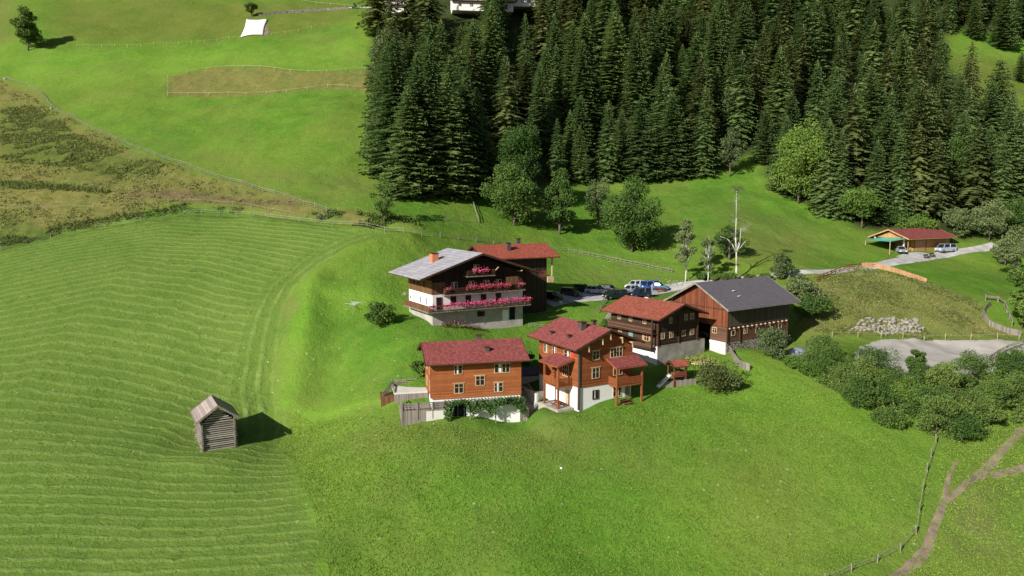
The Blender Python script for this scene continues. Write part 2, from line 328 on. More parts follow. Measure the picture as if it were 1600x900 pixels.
# relief: bank beside the mown field, ditch along its top, small undulation
rid = gl([(640,380),(560,400),(500,432),(478,470),(478,520),(470,580),(462,640)]); dr = seg_dist(fxx, fyy, rid)
build_mask = np.zeros(len(fxx))
GZ = GZ+np.exp(-(dr/3.0)**2)*1.6
dt = seg_dist(fxx, fyy, gl([(-100,400),(0,382),(100,362),(200,345),(290,330),(400,333),(520,349),(640,364)])); GZ -= np.exp(-(dt/1.2)**2)*.7
flatten = seg_dist(fxx, fyy, gl([(880,458),(1060,458)])); fm = np.clip((flatten-8)/6, 0, 1)
GZ += (vnoise(fxx, fyy, 9, 1)*.8+vnoise(fxx, fyy, 4, 2)*.3+vnoise(fxx, fyy, 1.6, 3)*.14)*fm*np.where(mown > .5, .18, 1)
GZ += (vnoise(fxx, fyy, 2.2, 4)*1.0+vnoise(fxx, fyy, 1.2, 8)*.5)*np.maximum(dry*.5, np.maximum(rough*.5, dark))*fm
GZ += forest*vnoise(fxx, fyy, 5, 9)*1.5
GZ += (vnoise(fxx, fyy, 26, 31)*1.5+vnoise(fxx, fyy, 13, 32)*.55)*np.clip((fyy-185)/50, 0, 1)
_h = un(330, 706, 105); hd_ = np.hypot(fxx-_h.x, fyy-_h.y); hw = np.clip(1-(hd_-3.5)/5, 0, 1); hw = hw*hw*(3-2*hw); GZ = GZ*(1-hw)+hw*(un(317, 706, 103).z+.05)
_d = np.hypot(fxx-6.9, fyy-104.2); hw = np.clip(1-(_d-2.6)/2.5, 0, 1); GZ = GZ*(1-hw)+hw*(un(904, 640, 103).z-.3)
GZ0 = GZ.reshape(gx.shape)
nx, ny = gx.shape
me = bpy.data.meshes.new('ground'); nv = nx*ny
me.vertices.add(nv); me.vertices.foreach_set('co', np.stack([fxx, fyy, GZ], -1).ravel())
ii, jj = np.meshgrid(np.arange(nx-1), np.arange(ny-1), indexing='ij'); a = (ii*ny+jj).ravel(); q = np.stack([a, a+ny, a+ny+1, a+1], -1)
me.loops.add(q.size); me.loops.foreach_set('vertex_index', q.ravel().astype(np.int32)); me.polygons.add(len(q)); me.polygons.foreach_set('loop_start', np.arange(len(q), dtype=np.int32)*4)
me.polygons.foreach_set('use_smooth', np.ones(len(q), bool)); me.update(); me.validate()
def attr(name, *ch):
    a = me.attributes.new(name, 'FLOAT_COLOR', 'POINT'); c = np.ones((nv, 4), np.float32)
    for k, v in enumerate(ch): c[:, k] = v
    a.data.foreach_set('color', c.ravel())
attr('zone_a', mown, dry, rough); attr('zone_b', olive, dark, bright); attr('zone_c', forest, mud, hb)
for nm, v in (('stripe', ph_h), ('edge_distance', dedge)):
    a = me.attributes.new(nm, 'FLOAT', 'POINT'); a.data.foreach_set('value', v.astype(np.float32))
def ground_mat():
    m = N('hillside grass', .9, .05); at = {}
    def A(n, o='Color'):
        k = m.n('ShaderNodeAttribute', attribute_name=n); return k.outputs[o]
    def sep(n):
        s = m.n('ShaderNodeSeparateColor'); m.t.links.new(A(n), s.inputs[0]); return s.outputs
    za, zb, zc = sep('zone_a'), sep('zone_b'), sep('zone_c'); co = m.coord()
    n40 = m.noise(.025, 4, co, .6); n8 = m.noise(.12, 5, co, .65); n2 = m.noise(.55, 5, co, .7); nf = m.noise(2.6, 4, co, .75)
    R = lambda f, a, b: m.ramp(f, a, b)
    G1, G2, G3 = (.074, .172, .018), (.116, .240, .026), (.168, .240, .036)
    c = m.mix(R(n8, .35, .65), G1, G2); c = m.mix(m.math('MULTIPLY', R(n40, .42, .62), .75), c, G3)
    c = m.mix(m.math('MULTIPLY', R(n2, .52, .75), .45), c, (.06, .125, .018)); c = m.mix(m.math('MULTIPLY', R(n2, .48, .3), .4), c, (.19, .26, .045))
    c = m.mix(zb[0], c, m.mix(R(n8, .35, .65), (.11, .15, .025), (.15, .17, .035)))
    c = m.mix(zb[2], c, m.mix(R(n8, .35, .65), (.130, .265, .027), (.18, .31, .038)))
    # mown swaths
    def wave(src, per):
        j = m.math('ADD', src, m.math('MULTIPLY', m.math('SUBTRACT', n2, .5), 1.5)); j = m.math('ADD', j, m.math('MULTIPLY', m.math('SUBTRACT', n8, .5), 1.0))
        s = m.math('SINE', m.math('MULTIPLY', j, 2*math.pi/per)); return R(s, .0, 1.0)
    sw = m.mix(zc[2], wave(A('stripe', 'Fac'), 1.75), m.math('MULTIPLY', wave(A('edge_distance', 'Fac'), 2.3), m.math('ADD', .6, R(n8, .45, .6))))
    mm = m.mix(R(n8, .3, .7), (.105, .182, .030), (.145, .215, .040)); ml = m.mix(R(n8, .3, .7), (.195, .285, .070), (.25, .32, .10))
    mc = m.mix(m.math('MULTIPLY', m.math('MULTIPLY', sw, R(nf, .25, .6)), .62), mm, ml); mc = m.mix(m.math('MULTIPLY', R(n2, .55, .72), .6), mc, (.05, .115, .018))
    c = m.mix(za[0], c, mc)
    dm = m.mix(R(n8, .35, .65), (.20, .18, .055), (.145, .175, .040)); dm = m.mix(m.math('MULTIPLY', R(n2, .5, .7), .7), dm, (.26, .21, .085)); dm = m.mix(m.math('MULTIPLY', R(n2, .45, .3), .5), dm, (.07, .10, .02))
    c = m.mix(za[1], c, dm)
    rm = m.mix(R(n8, .35, .65), (.19, .19, .055), (.12, .155, .035)); rm = m.mix(m.math('MULTIPLY', R(n2, .5, .7), .6), rm, (.24, .19, .10)); c = m.mix(m.math('MULTIPLY', za[2], .9), c, rm)
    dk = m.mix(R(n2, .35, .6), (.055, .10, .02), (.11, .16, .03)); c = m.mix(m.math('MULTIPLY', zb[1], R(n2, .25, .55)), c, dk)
    c = m.mix(m.math('MULTIPLY', zc[1], R(n2, .3, .5)), c, m.mix(R(nf, .4, .6), (.13, .085, .05), (.22, .15, .10)))
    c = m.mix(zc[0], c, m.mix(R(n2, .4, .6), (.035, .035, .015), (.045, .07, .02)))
    c = m.mix(m.math('MULTIPLY', R(nf, .5, .78), .5), c, (.03, .07, .01)); 
    v = m.vor(.45, co); m.t.nodes
    pb = m.math('MULTIPLY', m.math('MULTIPLY', R(m.noise(.045, 5, co, .7), .5, .68), m.math('SUBTRACT', 1, za[0])), .38); c = m.mix(m.math('MULTIPLY', pb, m.math('SUBTRACT', 1, zc[0])), c, (.15, .165, .045))
    fl = m.ramp(v.outputs['Distance'], .09, .05); vv = m.math('MULTIPLY', fl, m.math('SUBTRACT', 1, zc[0])); c = m.mix(m.math('MULTIPLY', vv, .5), c, (.45, .48, .30))
    h = m.math('ADD', m.math('MULTIPLY', nf, .5), m.math('ADD', n2, m.math('MULTIPLY', m.math('MULTIPLY', sw, za[0]), .25)))
    m.bump(h, .9, .45)
    return m.col(c)
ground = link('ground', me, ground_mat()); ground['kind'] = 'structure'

def ribbon(name, pts, widths, mat, off=.05, jag=0, step=.8, px=True):
    P = gl(pts) if px else np.array(pts, float); V = []; Fc = []; cum = np.concatenate([[0], np.cumsum(np.hypot(*np.diff(P[:, :2], axis=0).T))])
    n = max(2, int(cum[-1]/step)); s = np.linspace(0, cum[-1], n); x = np.interp(s, cum, P[:, 0]); y = np.interp(s, cum, P[:, 1]); wd = np.interp(s, cum, widths if hasattr(widths, '__len__') else [widths]*len(P))
    k = np.array([.25, .5, .25])
    for _ in range(8): x[1:-1] = np.convolve(x, k, 'valid'); y[1:-1] = np.convolve(y, k, 'valid')
    tx = np.gradient(x); ty = np.gradient(y); L = np.hypot(tx, ty); tx /= L; ty /= L; m = max(4, int(max(wd)/.6))
    for i in range(n):
        wl = wd[i]*(1+jag*(random.random()-.5)); wr = wd[i]*(1+jag*(random.random()-.5))
        for j in range(m+1):
            t = -wl/2+(wl+wr)/2*j/m; X = x[i]-ty[i]*t; Y = y[i]+tx[i]*t; e = -.04 if j in (0, m) else 0; V.append((X, Y, float(H(X, Y)[0])+off+e))
    for i in range(n-1):
        for j in range(m): a = i*(m+1)+j; Fc.append((a, a+m+1, a+m+2, a+1))
    b = MB(); b.v = V; b.f = Fc; b.m = [0]*len(Fc); o = b.build(name, mat, smooth=True); o['kind'] = 'structure'; return o
def sheet(name, pts, mat, off=.05, step=.7):
    P = gl(pts); xs = np.arange(P[:, 0].min(), P[:, 0].max(), step); ys = np.arange(P[:, 1].min(), P[:, 1].max(), step)
    X, Y = np.meshgrid(xs, ys, indexing='ij'); ins = inside(X.ravel()+vnoise(X.ravel(), Y.ravel(), 1.5, 3)*1.2, Y.ravel(), P).reshape(X.shape); idx = -np.ones(X.shape, int); V = []
    b = MB()
    for i in range(len(xs)):
        for j in range(len(ys)):
            if ins[i, j]: idx[i, j] = len(V); V.append((X[i, j], Y[i, j], float(H(X[i, j], Y[i, j])[0])+off))
    for i in range(len(xs)-1):
        for j in range(len(ys)-1):
            q = (idx[i, j], idx[i+1, j], idx[i+1, j+1], idx[i, j+1])
            if min(q) >= 0: b.f.append(q)
    b.v = V; b.m = [0]*len(b.f); o = b.build(name, mat, smooth=True); o['kind'] = 'structure'; return o
ribbon('gravel_road', [(845,470),(880,464),(930,463),(985,458),(1035,452),(1100,440),(1200,432),(1290,426),(1350,418),(1390,411),(1430,404),(1475,397),(1520,390),(1556,383)], [7,8,9,8,5,2.2,2.2,3.0,3.4,3.6,4,3.4,3,2.8], M['asphalt'], .07)
sheet('gravel_yard', [(1330,575),(1345,540),(1375,531),(1460,531),(1600,534),(1640,545),(1600,570),(1500,590),(1400,590)], M['gravel'], .08, .3)
sheet('shed_forecourt', [(1400,399),(1425,394),(1500,391),(1500,393),(1440,402),(1405,405)], M['asphalt'], .06, .3)
ribbon('dirt_path', [(1396,905),(1420,888),(1447,866),(1458,830),(1470,800),(1478,770),(1482,740),(1496,720)], [1.1,1.1,1.1,.9,.9,.7,.5,.4], M['dirt'], .06, .4)
ribbon('cattle_track', [(1470,790),(1500,765),(1530,745),(1555,718),(1580,690),(1600,670)], [.5,.8,1.2,1.0,1.1,1.3], M['dirt'], .06, .5)
ribbon('cattle_track', [(1545,742),(1575,742),(1605,728)], [1,1.2,.8], M['dirt'], .075, .5)
ribbon('hillside_lane', [(402,22),(450,18),(500,15),(560,12),(640,9)], [2,2.5,2.5,2.5,2.5], M['asphalt'], .15)
# ---------------------------------------------------------------- building kit (local x = along the front to the right, y = away, z up)
def window(par, side, a, z, w_, h_, cross=1, off=0, trim='trim', bars=True, name='window', pane='glass', lintel=True):
    """side 'f': wall facing -y at y=off ; 'l': wall facing -x at x=off, a measured along y"""
    b = MB(); t = .10
    def bx(a0, a1, z0, z1, d0, d1):
        if side == 'f': b.box(a0, a1, off-d1, off-d0, z0, z1)
        else: b.box(off-d1, off-d0, a0, a1, z0, z1)
    bx(a-w_/2-t, a-w_/2, z-h_/2-t, z+h_/2+t, -.05, .07); bx(a+w_/2, a+w_/2+t, z-h_/2-t, z+h_/2+t, -.05, .07)
    bx(a-w_/2, a+w_/2, z+h_/2, z+h_/2+t, -.05, .068); bx(a-w_/2-.02, a+w_/2+.02, z-h_/2-t, z-h_/2, -.05, .10)
    if lintel: bx(a-w_/2-.28, a+w_/2+.28, z+h_/2+t, z+h_/2+t+.08, -.05, .12)
    if bars:
        for k in range(1, cross+1): c = a-w_/2+w_*k/(cross+1); bx(c-.045, c+.045, z-h_/2, z+h_/2, 0, .062)
        bx(a-w_/2, a+w_/2, z+.10, z+.15, 0, .058)
    o = b.build(name, M[trim], par); b2 = MB()
    if side == 'f': b2.box(a-w_/2, a+w_/2, off-.03, off+.02, z-h_/2, z+h_/2)
    else: b2.box(off-.03, off+.02, a-w_/2, a+w_/2, z-h_/2, z+h_/2)
    b2.build('pane', M[pane], o)
    if random.random() < .6 and bars and w_ > .8:
        c = MB(); k = a-w_/2+w_*.28
        if side == 'f': c.box(k, k+w_*.16, off-.036, off-.031, z-h_/2, z+h_/2)
        else: c.box(off-.036, off-.031, k, k+w_*.16, z-h_/2, z+h_/2)
        c.build('curtain', M['curtain'], o)
    return o
def gable_roof(par, axis, a0, a1, ov_a, c0, c1, ov_c, z_eave, z_ridge, mat, beam='beam', th=.16, cr=None, ov_c1=None, ov_a1=None, bulge=0):
    """ridge runs along axis between a0-ov_a and a1+ov_a; across from c0-ov_c to c1+ov_c1; z_eave/z_ridge at the roof underside"""
    ov_c1 = ov_c if ov_c1 is None else ov_c1; ov_a1 = ov_a if ov_a1 is None else ov_a1; cm = (c0+c1)/2 if cr is None else cr
    A0, A1, C0, C1 = a0-ov_a, a1+ov_a1, c0-ov_c, c1+ov_c1
    b = MB(); b.extr([(C0, z_eave), (cm, z_ridge), (C1, z_eave), (C1, z_eave+th), (cm, z_ridge+th*1.1), (C0, z_eave+th)], A0, A1, 'y' if axis == 'y' else 'x')
    r = b.build('roof', M[mat], par)
    f = MB()    # fascia boards along the rakes and eaves, rafters under the overhang
    def pt(a, c, z): return (c, a, z) if axis == 'y' else (a, c, z)
    for a in (A0-.035, A1+.035):
        for c in (C0, C1): f.beam(pt(a, c, z_eave+.02), pt(a, cm, z_ridge+.02), .06, .30)
    for c, zz in ((C0-.05, z_eave), (C1+.05, z_eave)): f.beam(pt(A0, c, zz), pt(A1, c, zz), .10, .13)
    f.build('fascia', M[beam], r)
    p = MB()
    for fr in (.12, .5, .88):
        c = C0+(C1-C0)*fr; zz = z_eave+(z_ridge-z_eave)*(1-abs(c-cm)/(cm-C0 if c < cm else C1-cm))-.16
        p.beam(pt(A0+.12, c, zz), pt(A1-.12, c, zz), .18, .22)
    p.build('purlin', M[beam], r)
    return r
def pent(c0, c1, z0, ze, zr, cm=None): 
    cm = (c0+c1)/2 if cm is None else cm; return [(c0, z0), (c1, z0), (c1, ze), (cm, zr), (c0, ze)]
def chimney(roof, x, y, z0, h, w_=.7, mat='dkchim', cap=True):
    b = MB(); b.box(x-w_/2, x+w_/2, y-w_/2, y+w_/2, z0, z0+h); o = b.build('chimney', M[mat], roof)
    if cap: b = MB(); b.box(x-w_/2-.1, x+w_/2+.1, y-w_/2-.1, y+w_/2+.1, z0+h+.003, z0+h+.12); b.build('chimney_cap', M['beam'], o) if False else b.build('chimney_cap', M['beam'], roof)
    return o
def rail_run(b, p, q, h=1.0, n=None, gap=.14, solid=False):
    p = Vector(p); q = Vector(q); L = (q-p).length
    b.beam(p+Vector((0,0,h)), q+Vector((0,0,h)), .12, .09); b.beam(p+Vector((0,0,.12)), q+Vector((0,0,.12)), .07, .08)
    n = max(2, int(L/gap))
    for k in range(n):
        c = p+(q-p)*((k+.5)/n); b.beam(c+Vector((0,0,.12)), c+Vector((0,0,h-.05)), .03, .03) if not solid else b.beam(c+Vector((0,0,.1)), c+Vector((0,0,h-.03)), min(.13, gap*.85), .03)
def posts(par, pts, z0, z1, w_, mat, name='post'):
    for (x, y) in pts: MB().box(x-w_/2, x+w_/2, y-w_/2, y+w_/2, z0, z1).build(name, M[mat], par)
def leaf_mesh(name, C, size, mat, parent=None, jitter=.5):
    """cloud of small quads at centres C (n,3)"""
    n = len(C); d = rng.normal(size=(n, 3)); d /= np.linalg.norm(d, axis=1)[:, None]; e = rng.normal(size=(n, 3)); e -= (e*d).sum(1)[:, None]*d; e /= np.linalg.norm(e, axis=1)[:, None]
    s = size*(1-jitter/2+jitter*rng.random(n))[:, None]; f = np.cross(d, e)
    V = np.stack([C-e*s*.5, C+f*s*.35, C+e*s*.6, C-f*s*.35], 1).reshape(-1, 3); return qmesh(name, V, mat, parent)
def qmesh(name, V, mat, parent=None, k=4):
    me = bpy.data.meshes.new(name); n = len(V)//k; me.vertices.add(len(V)); me.vertices.foreach_set('co', V.astype(np.float32).ravel())
    me.loops.add(n*k); me.loops.foreach_set('vertex_index', np.arange(n*k, dtype=np.int32)); me.polygons.add(n); me.polygons.foreach_set('loop_start', np.arange(n, dtype=np.int32)*k)
    me.update(); me.validate(); return link(name, me, mat, parent)
def house(name, label, cat, o, az): return thing(name, label, cat, o, math.radians(az))

# ---- A: big guesthouse with the grey shingle roof
oA = un(676, 508, 125); A = house('guesthouse', 'large old timber and white plaster guesthouse with grey shingle roof and rows of pink flowers', 'house', oA, 30)
LA, WA = 17.3, 10.0
MB().box(0, LA, 0, WA, -3, 2.35).build('basement', M['shadedplaster'], A)
MB().box(.02, LA-.02, .02, WA, 2.353, 5.0).build('plaster_storey', M['white'], A)
b = MB(); b.extr(pent(0, LA, 5.003, 7.9, 11.2, 8.4), .3, WA, 'y'); b.build('timber_gable', M['darkg'], A)
b = MB(); b.box(-.06, .0, .0, WA, 5.003, 7.3); b.box(-.03, 2.4, .0, .29, 5.003, 7.0); b.build('wooden_side_wall', M['brown'], A)
rf = gable_roof(A, 'y', 0, WA, 2.0, 0, LA, 3.0, 7.75, 11.55, 'shingle', cr=8.4, ov_c1=3.0)
chimney(rf, 3.2, 6.2, 9.2, 2.1, 1.2, 'brick')
# cross bracing under the eaves
for x in (11.5, 16.2): MB().beam((x, -.1, 8.2), (x, -1.7, 9.2 if x < 14 else 8.4), .14, .14).build('roof_brace', M['trim'], rf)
def balcony(par, x0, x1, y0, z, mat='beam', side=0, h=1.0):
    s = MB(); s.box(x0, x1, y0, -.004, z-.16, z)
    if side: s.box(x0, -.004, -.004, side, z-.158, z-.002)
    o = s.build('balcony', M['grey'], par); r = MB()
    rail_run(r, (x0, y0+.06, z), (x1, y0+.06, z), h, solid=True); rail_run(r, (x1-.06, y0, z), (x1-.06, 0, z), h, solid=True); rail_run(r, (x0+.06, y0, z), (x0+.06, side, z), h, solid=True)
    r.build('railing', M[mat], o); return o
b1 = balcony(A, -1.4, LA+.8, -1.5, 2.35, 'brown', side=9.0)
b2 = balcony(A, 1.6, LA-.3, -1.5, 5.05, 'beam'); b3 = balcony(A, 5.7, 11.0, -1.5, 7.9, 'beam', h=.9)
for k, x in enumerate((1.1, 3.8, 6.6, 9.5, 12.4)): 
    if k == 0: window(A, 'f', x+.1, 3.5, .8, 1.9, 0, trim='beam', lintel=False, name='balcony_door')
    else: window(A, 'f', x, 3.9, .85, 1.1, 1, off=.02, trim='beam', bars=False, lintel=False)
for y in (2.2, 4.8, 7.6): window(A, 'l', y, 3.7, .35, 1.1, 0, off=.0, trim='white', bars=False, lintel=False)
for y in (3.2, 5.5, 7.5): window(A, 'l', y, 6.5, .3, .8, 0, off=-.06, trim='beam', bars=False, lintel=False)
for x in (4.2, 7.4, 10.2, 12.6): window(A, 'f', x, 6.2, .9, 1.2, 1, off=.3, trim='trim', lintel=False)
window(A, 'f', 8.3, 9.0, .9, 1.1, 1, off=.3, trim='trim', lintel=False)
window(A, 'f', 9.0, 1.2, 1.2, .7, 1, off=0, trim='beam', bars=False, lintel=False)
MB().box(14.6, 15.7, -.04, .01, -.3, 2.0).build('door', M['openingshade'], A); MB().box(13.2, 14.4, -.05, .01, -.3, 1.5).build('shutter', M['white'], A)  # doorway is a flat panel in painted interior shade
b = MB(); b.box(13.2, 15.6, -1.38, -1.30, 5.0, 7.4); b.build('wind_screen', M['brown'], A)
b = MB(); b.beam((-1.2, 9, 4.3), (-.1, 9, 4.6), .07, .07); b.tube((-1.2, 9.0, 4.3), (-1.26, 8.9, 4.32), .26, .26, 12); b.build('satellite_dish', M['grey'], A)
def flower_row(p, q, zc, az_o, label, dens=95):
    # p, q local metres on A
    o = thing('geranium_row', label, 'flowers', A.location+Vector((math.cos(math.radians(30))*p[0]-math.sin(math.radians(30))*p[1], math.sin(math.radians(30))*p[0]+math.cos(math.radians(30))*p[1], zc)), math.radians(30), 'geraniums on the guesthouse balconies')
    L = q[0]-p[0]; MB().box(0, L, -.12, .10, -.12, .08).build('planter', M['beam'], o)
    n = int(L*dens); C = np.stack([rng.random(n)*L, -.12+rng.normal(size=n)*.17, .02+rng.normal(size=n)*.22*(1+.4*np.sin(rng.random(n)*9))], -1)
    leaf_mesh('foliage', C[:n//4]-np.array([0, -.05, .1]), .16, M['ivy'], o); C[:, 2] += .06*np.sin(C[:, 0]*3)
    leaf_mesh('blossom', C, .13, M['flowers'], o)
flower_row((-1.3, -1.6), (0.0, 0), 3.35, 30, 'small pink geranium box at the left corner of the lower balcony')
flower_row((1.2, -1.6), (LA+.7, 0), 3.35, 30, 'longest row of pink geraniums on the lower guesthouse balcony', 120)
flower_row((1.7, -1.6), (2.7, 0), 6.0, 30, 'short geranium box at the left end of the middle balcony')
flower_row((5.4, -1.6), (14.0, 0), 6.05, 30, 'row of pink geraniums on the middle balcony railing', 120)
flower_row((15.3, -1.6), (16.7, 0), 6.05, 30, 'geranium box at the right end of the middle balcony beside the wind screen')
flower_row((6.6, -1.6), (9.6, 0), 8.8, 30, 'short pink geranium row on the top balcony under the gable', 110)

# ---- B: rear wing with the brick red roof
eR = un(854, 466, 141); azB = 25; cb, sb = math.cos(math.radians(azB)), math.sin(math.radians(azB)); oB = eR-Vector((cb, sb, 0))*12.5
Bh = house('rear_house', 'dark timber house with bright brick red tiled roof behind the guesthouse', 'house', oB, azB); LB = 12.5
zE = (un(875, 401, 140.5).z-oB.z); zR = un(850, 379, 147.5).z-oB.z
b = MB(); b.extr(pent(0, 8.5, -3, zE-.1, zR-.5), 0, LB, 'x'); b.build('wall', M['darkv'], Bh)
MB().box(LB-1.5, LB-.02, -.05, -.004, zE-3.8, zE-2.6).build('lower_panel', M['barnred'], Bh)
rf = gable_roof(Bh, 'x', 0, LB, .5, 0, 8.5, 1.3, zE-.12, zR-.12, 'rooforange', ov_a1=2.0)
chimney(rf, 5.6, 1.9, zE+.9, 1.6, .7); chimney(rf, 9.2, 5.4, zR-.6, 1.5, .7)
posts(Bh, [(LB+1.0, -.2)], zE-4.6, zE-.1, .22, 'trim'); MB().box(LB+.1, LB+1.3, -.4, 1.5, zE-4.75, zE-3.7).build('porch_box', M['trim'], Bh)
for x in (8.6, 10.6): window(Bh, 'f', x, zE-2.2, .8, 1.0, 1, trim='beam', lintel=False)

# ---- C: left orange chalet
oC = un(677, 655, 103.5); C_ = house('orange_chalet', 'orange wooden chalet with long wine red roof and vines over its white ground floor', 'house', oC, 13); LC = 12.4; WC = 8.5
MB().box(0, LC, .0, WC, -3, 2.8).build('white_base', M['white'], C_)
b = MB(); b.extr(pent(-.12, WC, 2.803, 8.05, 9.7), -.12, LC+.12, 'x'); b.build('wall', M['orange'], C_)
b = MB()
for y in (.05, .5): b.box(-.32, -.12, y, y+.2, 2.9, 7.6)
b.build('corner_board', M['obeam'], C_)
rf = gable_roof(C_, 'x', 0, LC, 1.1, 0, WC, 1.15, 7.85, 9.95, 'roofred', th=.14, beam='beam')
chimney(rf, 7.4, 4.9, 9.6, 1.0, .65); chimney(rf, 7.9, 1.4, 8.7, .8, .55)
for x, z, w_, h_, c in ((3.55, 6.85, 1.0, 1.1, 1), (9.75, 6.75, 2.1, 1.15, 3), (6.6, 5.15, 1.15, 1.25, 1), (3.6, 4.2, 1.15, 1.25, 1), (9.25, 4.05, 1.1, 1.2, 1)):
    window(C_, 'f', x, z, w_, h_, c, off=-.12)
for y in (2, 5.5): window(C_, 'l', y, 6.6, .9, 1.1, 1, off=-.12); window(C_, 'l', y, 4.2, .9, 1.1, 1, off=-.12)
MB().box(2.3, 4.6, -.05, .01, -.6, 2.3).build('cellar_shade_panel', M['openingshade'], C_)  # near-black panel paints the shade of the open cellar
b = MB()
for x in (2.6, 3.4, 4.3): b.box(x, x+.08, -.10, -.06, -.6, 2.3)
b.build('cellar_door', M['greenp'], C_)
b = MB()
for k in range(24): b.beam((1.6+k*.47, .02, 2.62), (1.6+k*.47, -1.3, 2.5), .07, .09)
b.beam((1.5, -1.1, 2.42), (12.6, -1.1, 2.42), .12, .12); b.build('pergola', M['grey'], C_)
posts(C_, [(1.7, -1.15), (5.0, -1.15), (8.6, -1.15), (12.3, -1.15)], -2, 2.4, .14, 'grey', 'pergola_post')
n = 4200; X = rng.random(n)*11.6+1.3; env = np.interp(X, [1.3, 2.2, 2.8, 4.2, 5.2, 6.2, 6.9, 8, 8.8, 10, 11, 12, 12.9], [2.5, 2.7, .35, .3, 2.4, 1.6, 1.0, 2.5, 1.2, .8, 1.0, 1.9, 3.0])
Cc = np.stack([X, -1.25+rng.normal(size=n)*.22, 2.75-env*rng.random(n)**.8+rng.normal(size=n)*.08], -1)
vn = thing('climbing_vine', 'green vine hanging over the pergola along the white base of the orange chalet', 'vine', oC+Vector((0, 0, 0)), math.radians(13)); leaf_mesh('foliage', Cc, .24, M['ivy'], vn)
# terrace at the left of the chalet
def L2(o, az, x, y, z=0): a = math.radians(az); return Vector((o.x+math.cos(a)*x-math.sin(a)*y, o.y+math.sin(a)*x+math.cos(a)*y, o.z+z))
T = thing('lower_terrace', 'weathered timber terrace with pale retaining wall left of the orange chalet', 'terrace', L2(oC, 13, -4.4, .2), math.radians(13))
b = MB(); b.box(0, 6.4, -.6, -.35, -3, 1.5); b.box(0, .25, -.349, 3.6, -3, 1.5); b.box(.251, 4.1, -.349, 3.6, 1.0, 1.3); b.build('retaining_wall', M['grey'], T)
MB().box(3.4, 6.4, -.66, -.605, -1.5, 1.3).build('white_panel', M['offwhite'], T)
b = MB(); 
for z in (1.85, 2.15, 2.45): b.beam((0, -.5, z), (6.4, -.5, z), .05, .18); b.beam((.1, -.5, z), (.1, 3.4, z), .05, .18)
b.build('railing', M['grey'], T); posts(T, [(.1, -.6), (2.2, -.6), (4.3, -.6), (6.3, -.6)], .2, 2.6, .14, 'grey')
U = thing('upper_terrace', 'upper pale deck with grey rails beside the green lime tree', 'terrace', L2(oC, 13, -6.2, 4.6), math.radians(13))
b = MB(); b.box(1.2, 6.0, 0, 4.2, 2.6, 2.85); b.build('deck', M['offwhite'], U); b = MB(); b.box(1.2, 6.0, .02, .2, -1, 2.597); b.build('timber_wall', M['grey'], U)
b = MB(); b.box(-.6, 1.19, .5, 3.6, -2, 2.2); b.build('cellar_block', M['brown'], U)
b = MB()
for z in (3.1, 3.4, 3.7): b.beam((1.2, 4.1, z), (4.8, 4.1, z), .05, .16); b.beam((-.4, .8, z-1.1), (1.3, 4.1, z), .05, .16)
b.beam((1.25, 4.0, 3.3), (1.3, 0, 2.9), .2, .1); b.build('railing', M['grey'], U); posts(U, [(1.2, 4.1), (3.2, 4.1), (4.8, 4.1)], 2.4, 3.9, .13, 'grey')

# ---- D: right orange chalet, gable to the front
oD = un(904, 640, 103); Dh = house('gabled_chalet', 'tall orange chalet with wine red roof, white ground floor and two roofed balconies', 'house', oD, 30); LD = 9.1; WD = 10.2
MB().box(0, LD, 0, WD, -3, 3.05).build('white_base', M['white'], Dh)
b = MB(); b.extr(pent(-.1, LD+.1, 3.053, 8.75, 10.6), -.1, WD, 'y'); b.build('wall', M['orange_dk'], Dh)
MB().box(-.22, .02, -.24, -.01, .0, 8.6).build('corner_post', M['dkchim'], Dh)
rf = gable_roof(Dh, 'y', 0, WD, 1.2, 0, LD, 1.35, 8.55, 10.85, 'roofredx', th=.14)
chimney(rf, 3.0, 3.6, 9.9, 1.5, .85, 'dkchim'); chimney(rf, 5.2, 3.9, 10.4, 1.0, .6, 'dkchim'); chimney(rf, .3, 7.4, 8.9, .8, .4, 'dkchim'); chimney(rf, .6, 3.4, 9.0, .8, .4, 'dkchim')
b = MB()
for x, z in ((.9, 8.9), (3.2, 9.7), (4.55, 10.25), (6.6, 9.6), (8.4, 8.8)): b = MB(); b.beam((x, -.1, z-.1), (x, -1.1, z), .16, .2); b.beam((x, -1.0, z-.1), (x, -1.12, z-.75), .13, .13); b.build('bracket', M['trim'], rf)
window(Dh, 'f', 2.75, 7.35, 1.0, 1.15, 1, off=-.1); window(Dh, 'f', 6.3, 7.4, 2.0, 1.2, 3, off=-.1); window(Dh, 'f', 2.75, 4.85, 1.1, 1.35, 1, off=-.1); window(Dh, 'f', 2.85, 1.75, .9, 1.1, 1, trim='beam', lintel=False)
for y in (8.2, 6.0, 2.7): window(Dh, 'l', y, 7.2, .9 if y > 3 else 1.4, 1.2, 1, off=-.1, pane='glass')
b = MB(); b.box(-.16, -.10, 1.0, 1.7, 6.6, 7.8); b.build('shutter', M['shutterred'], Dh)
window(Dh, 'f', 6.6, 1.7, 1.3, 1.3, 2, trim='trim', lintel=False); window(Dh, 'f', 6.6, 4.9, 1.4, 1.4, 2, off=-.1); window(Dh, 'l', 3.1, 4.9, 1.3, 1.5, 2, off=-.1)
MB().box(8.0, 8.9, -.03, .01, 0, 2.2).build('door', M['grey'], Dh)
def canopy_front(par, x0, x1, y0, zlo, zhi):
    b = MB(); b.poly([(x0, 0, zhi), (x1, 0, zhi), (x1, y0, zlo), (x0, y0, zlo), (x0, 0, zhi+.13), (x1, 0, zhi+.13), (x1, y0, zlo+.13), (x0, y0, zlo+.13)],
        [(0,1,2,3),(7,6,5,4),(0,4,5,1),(1,5,6,2),(2,6,7,3),(3,7,4,0)]); return b
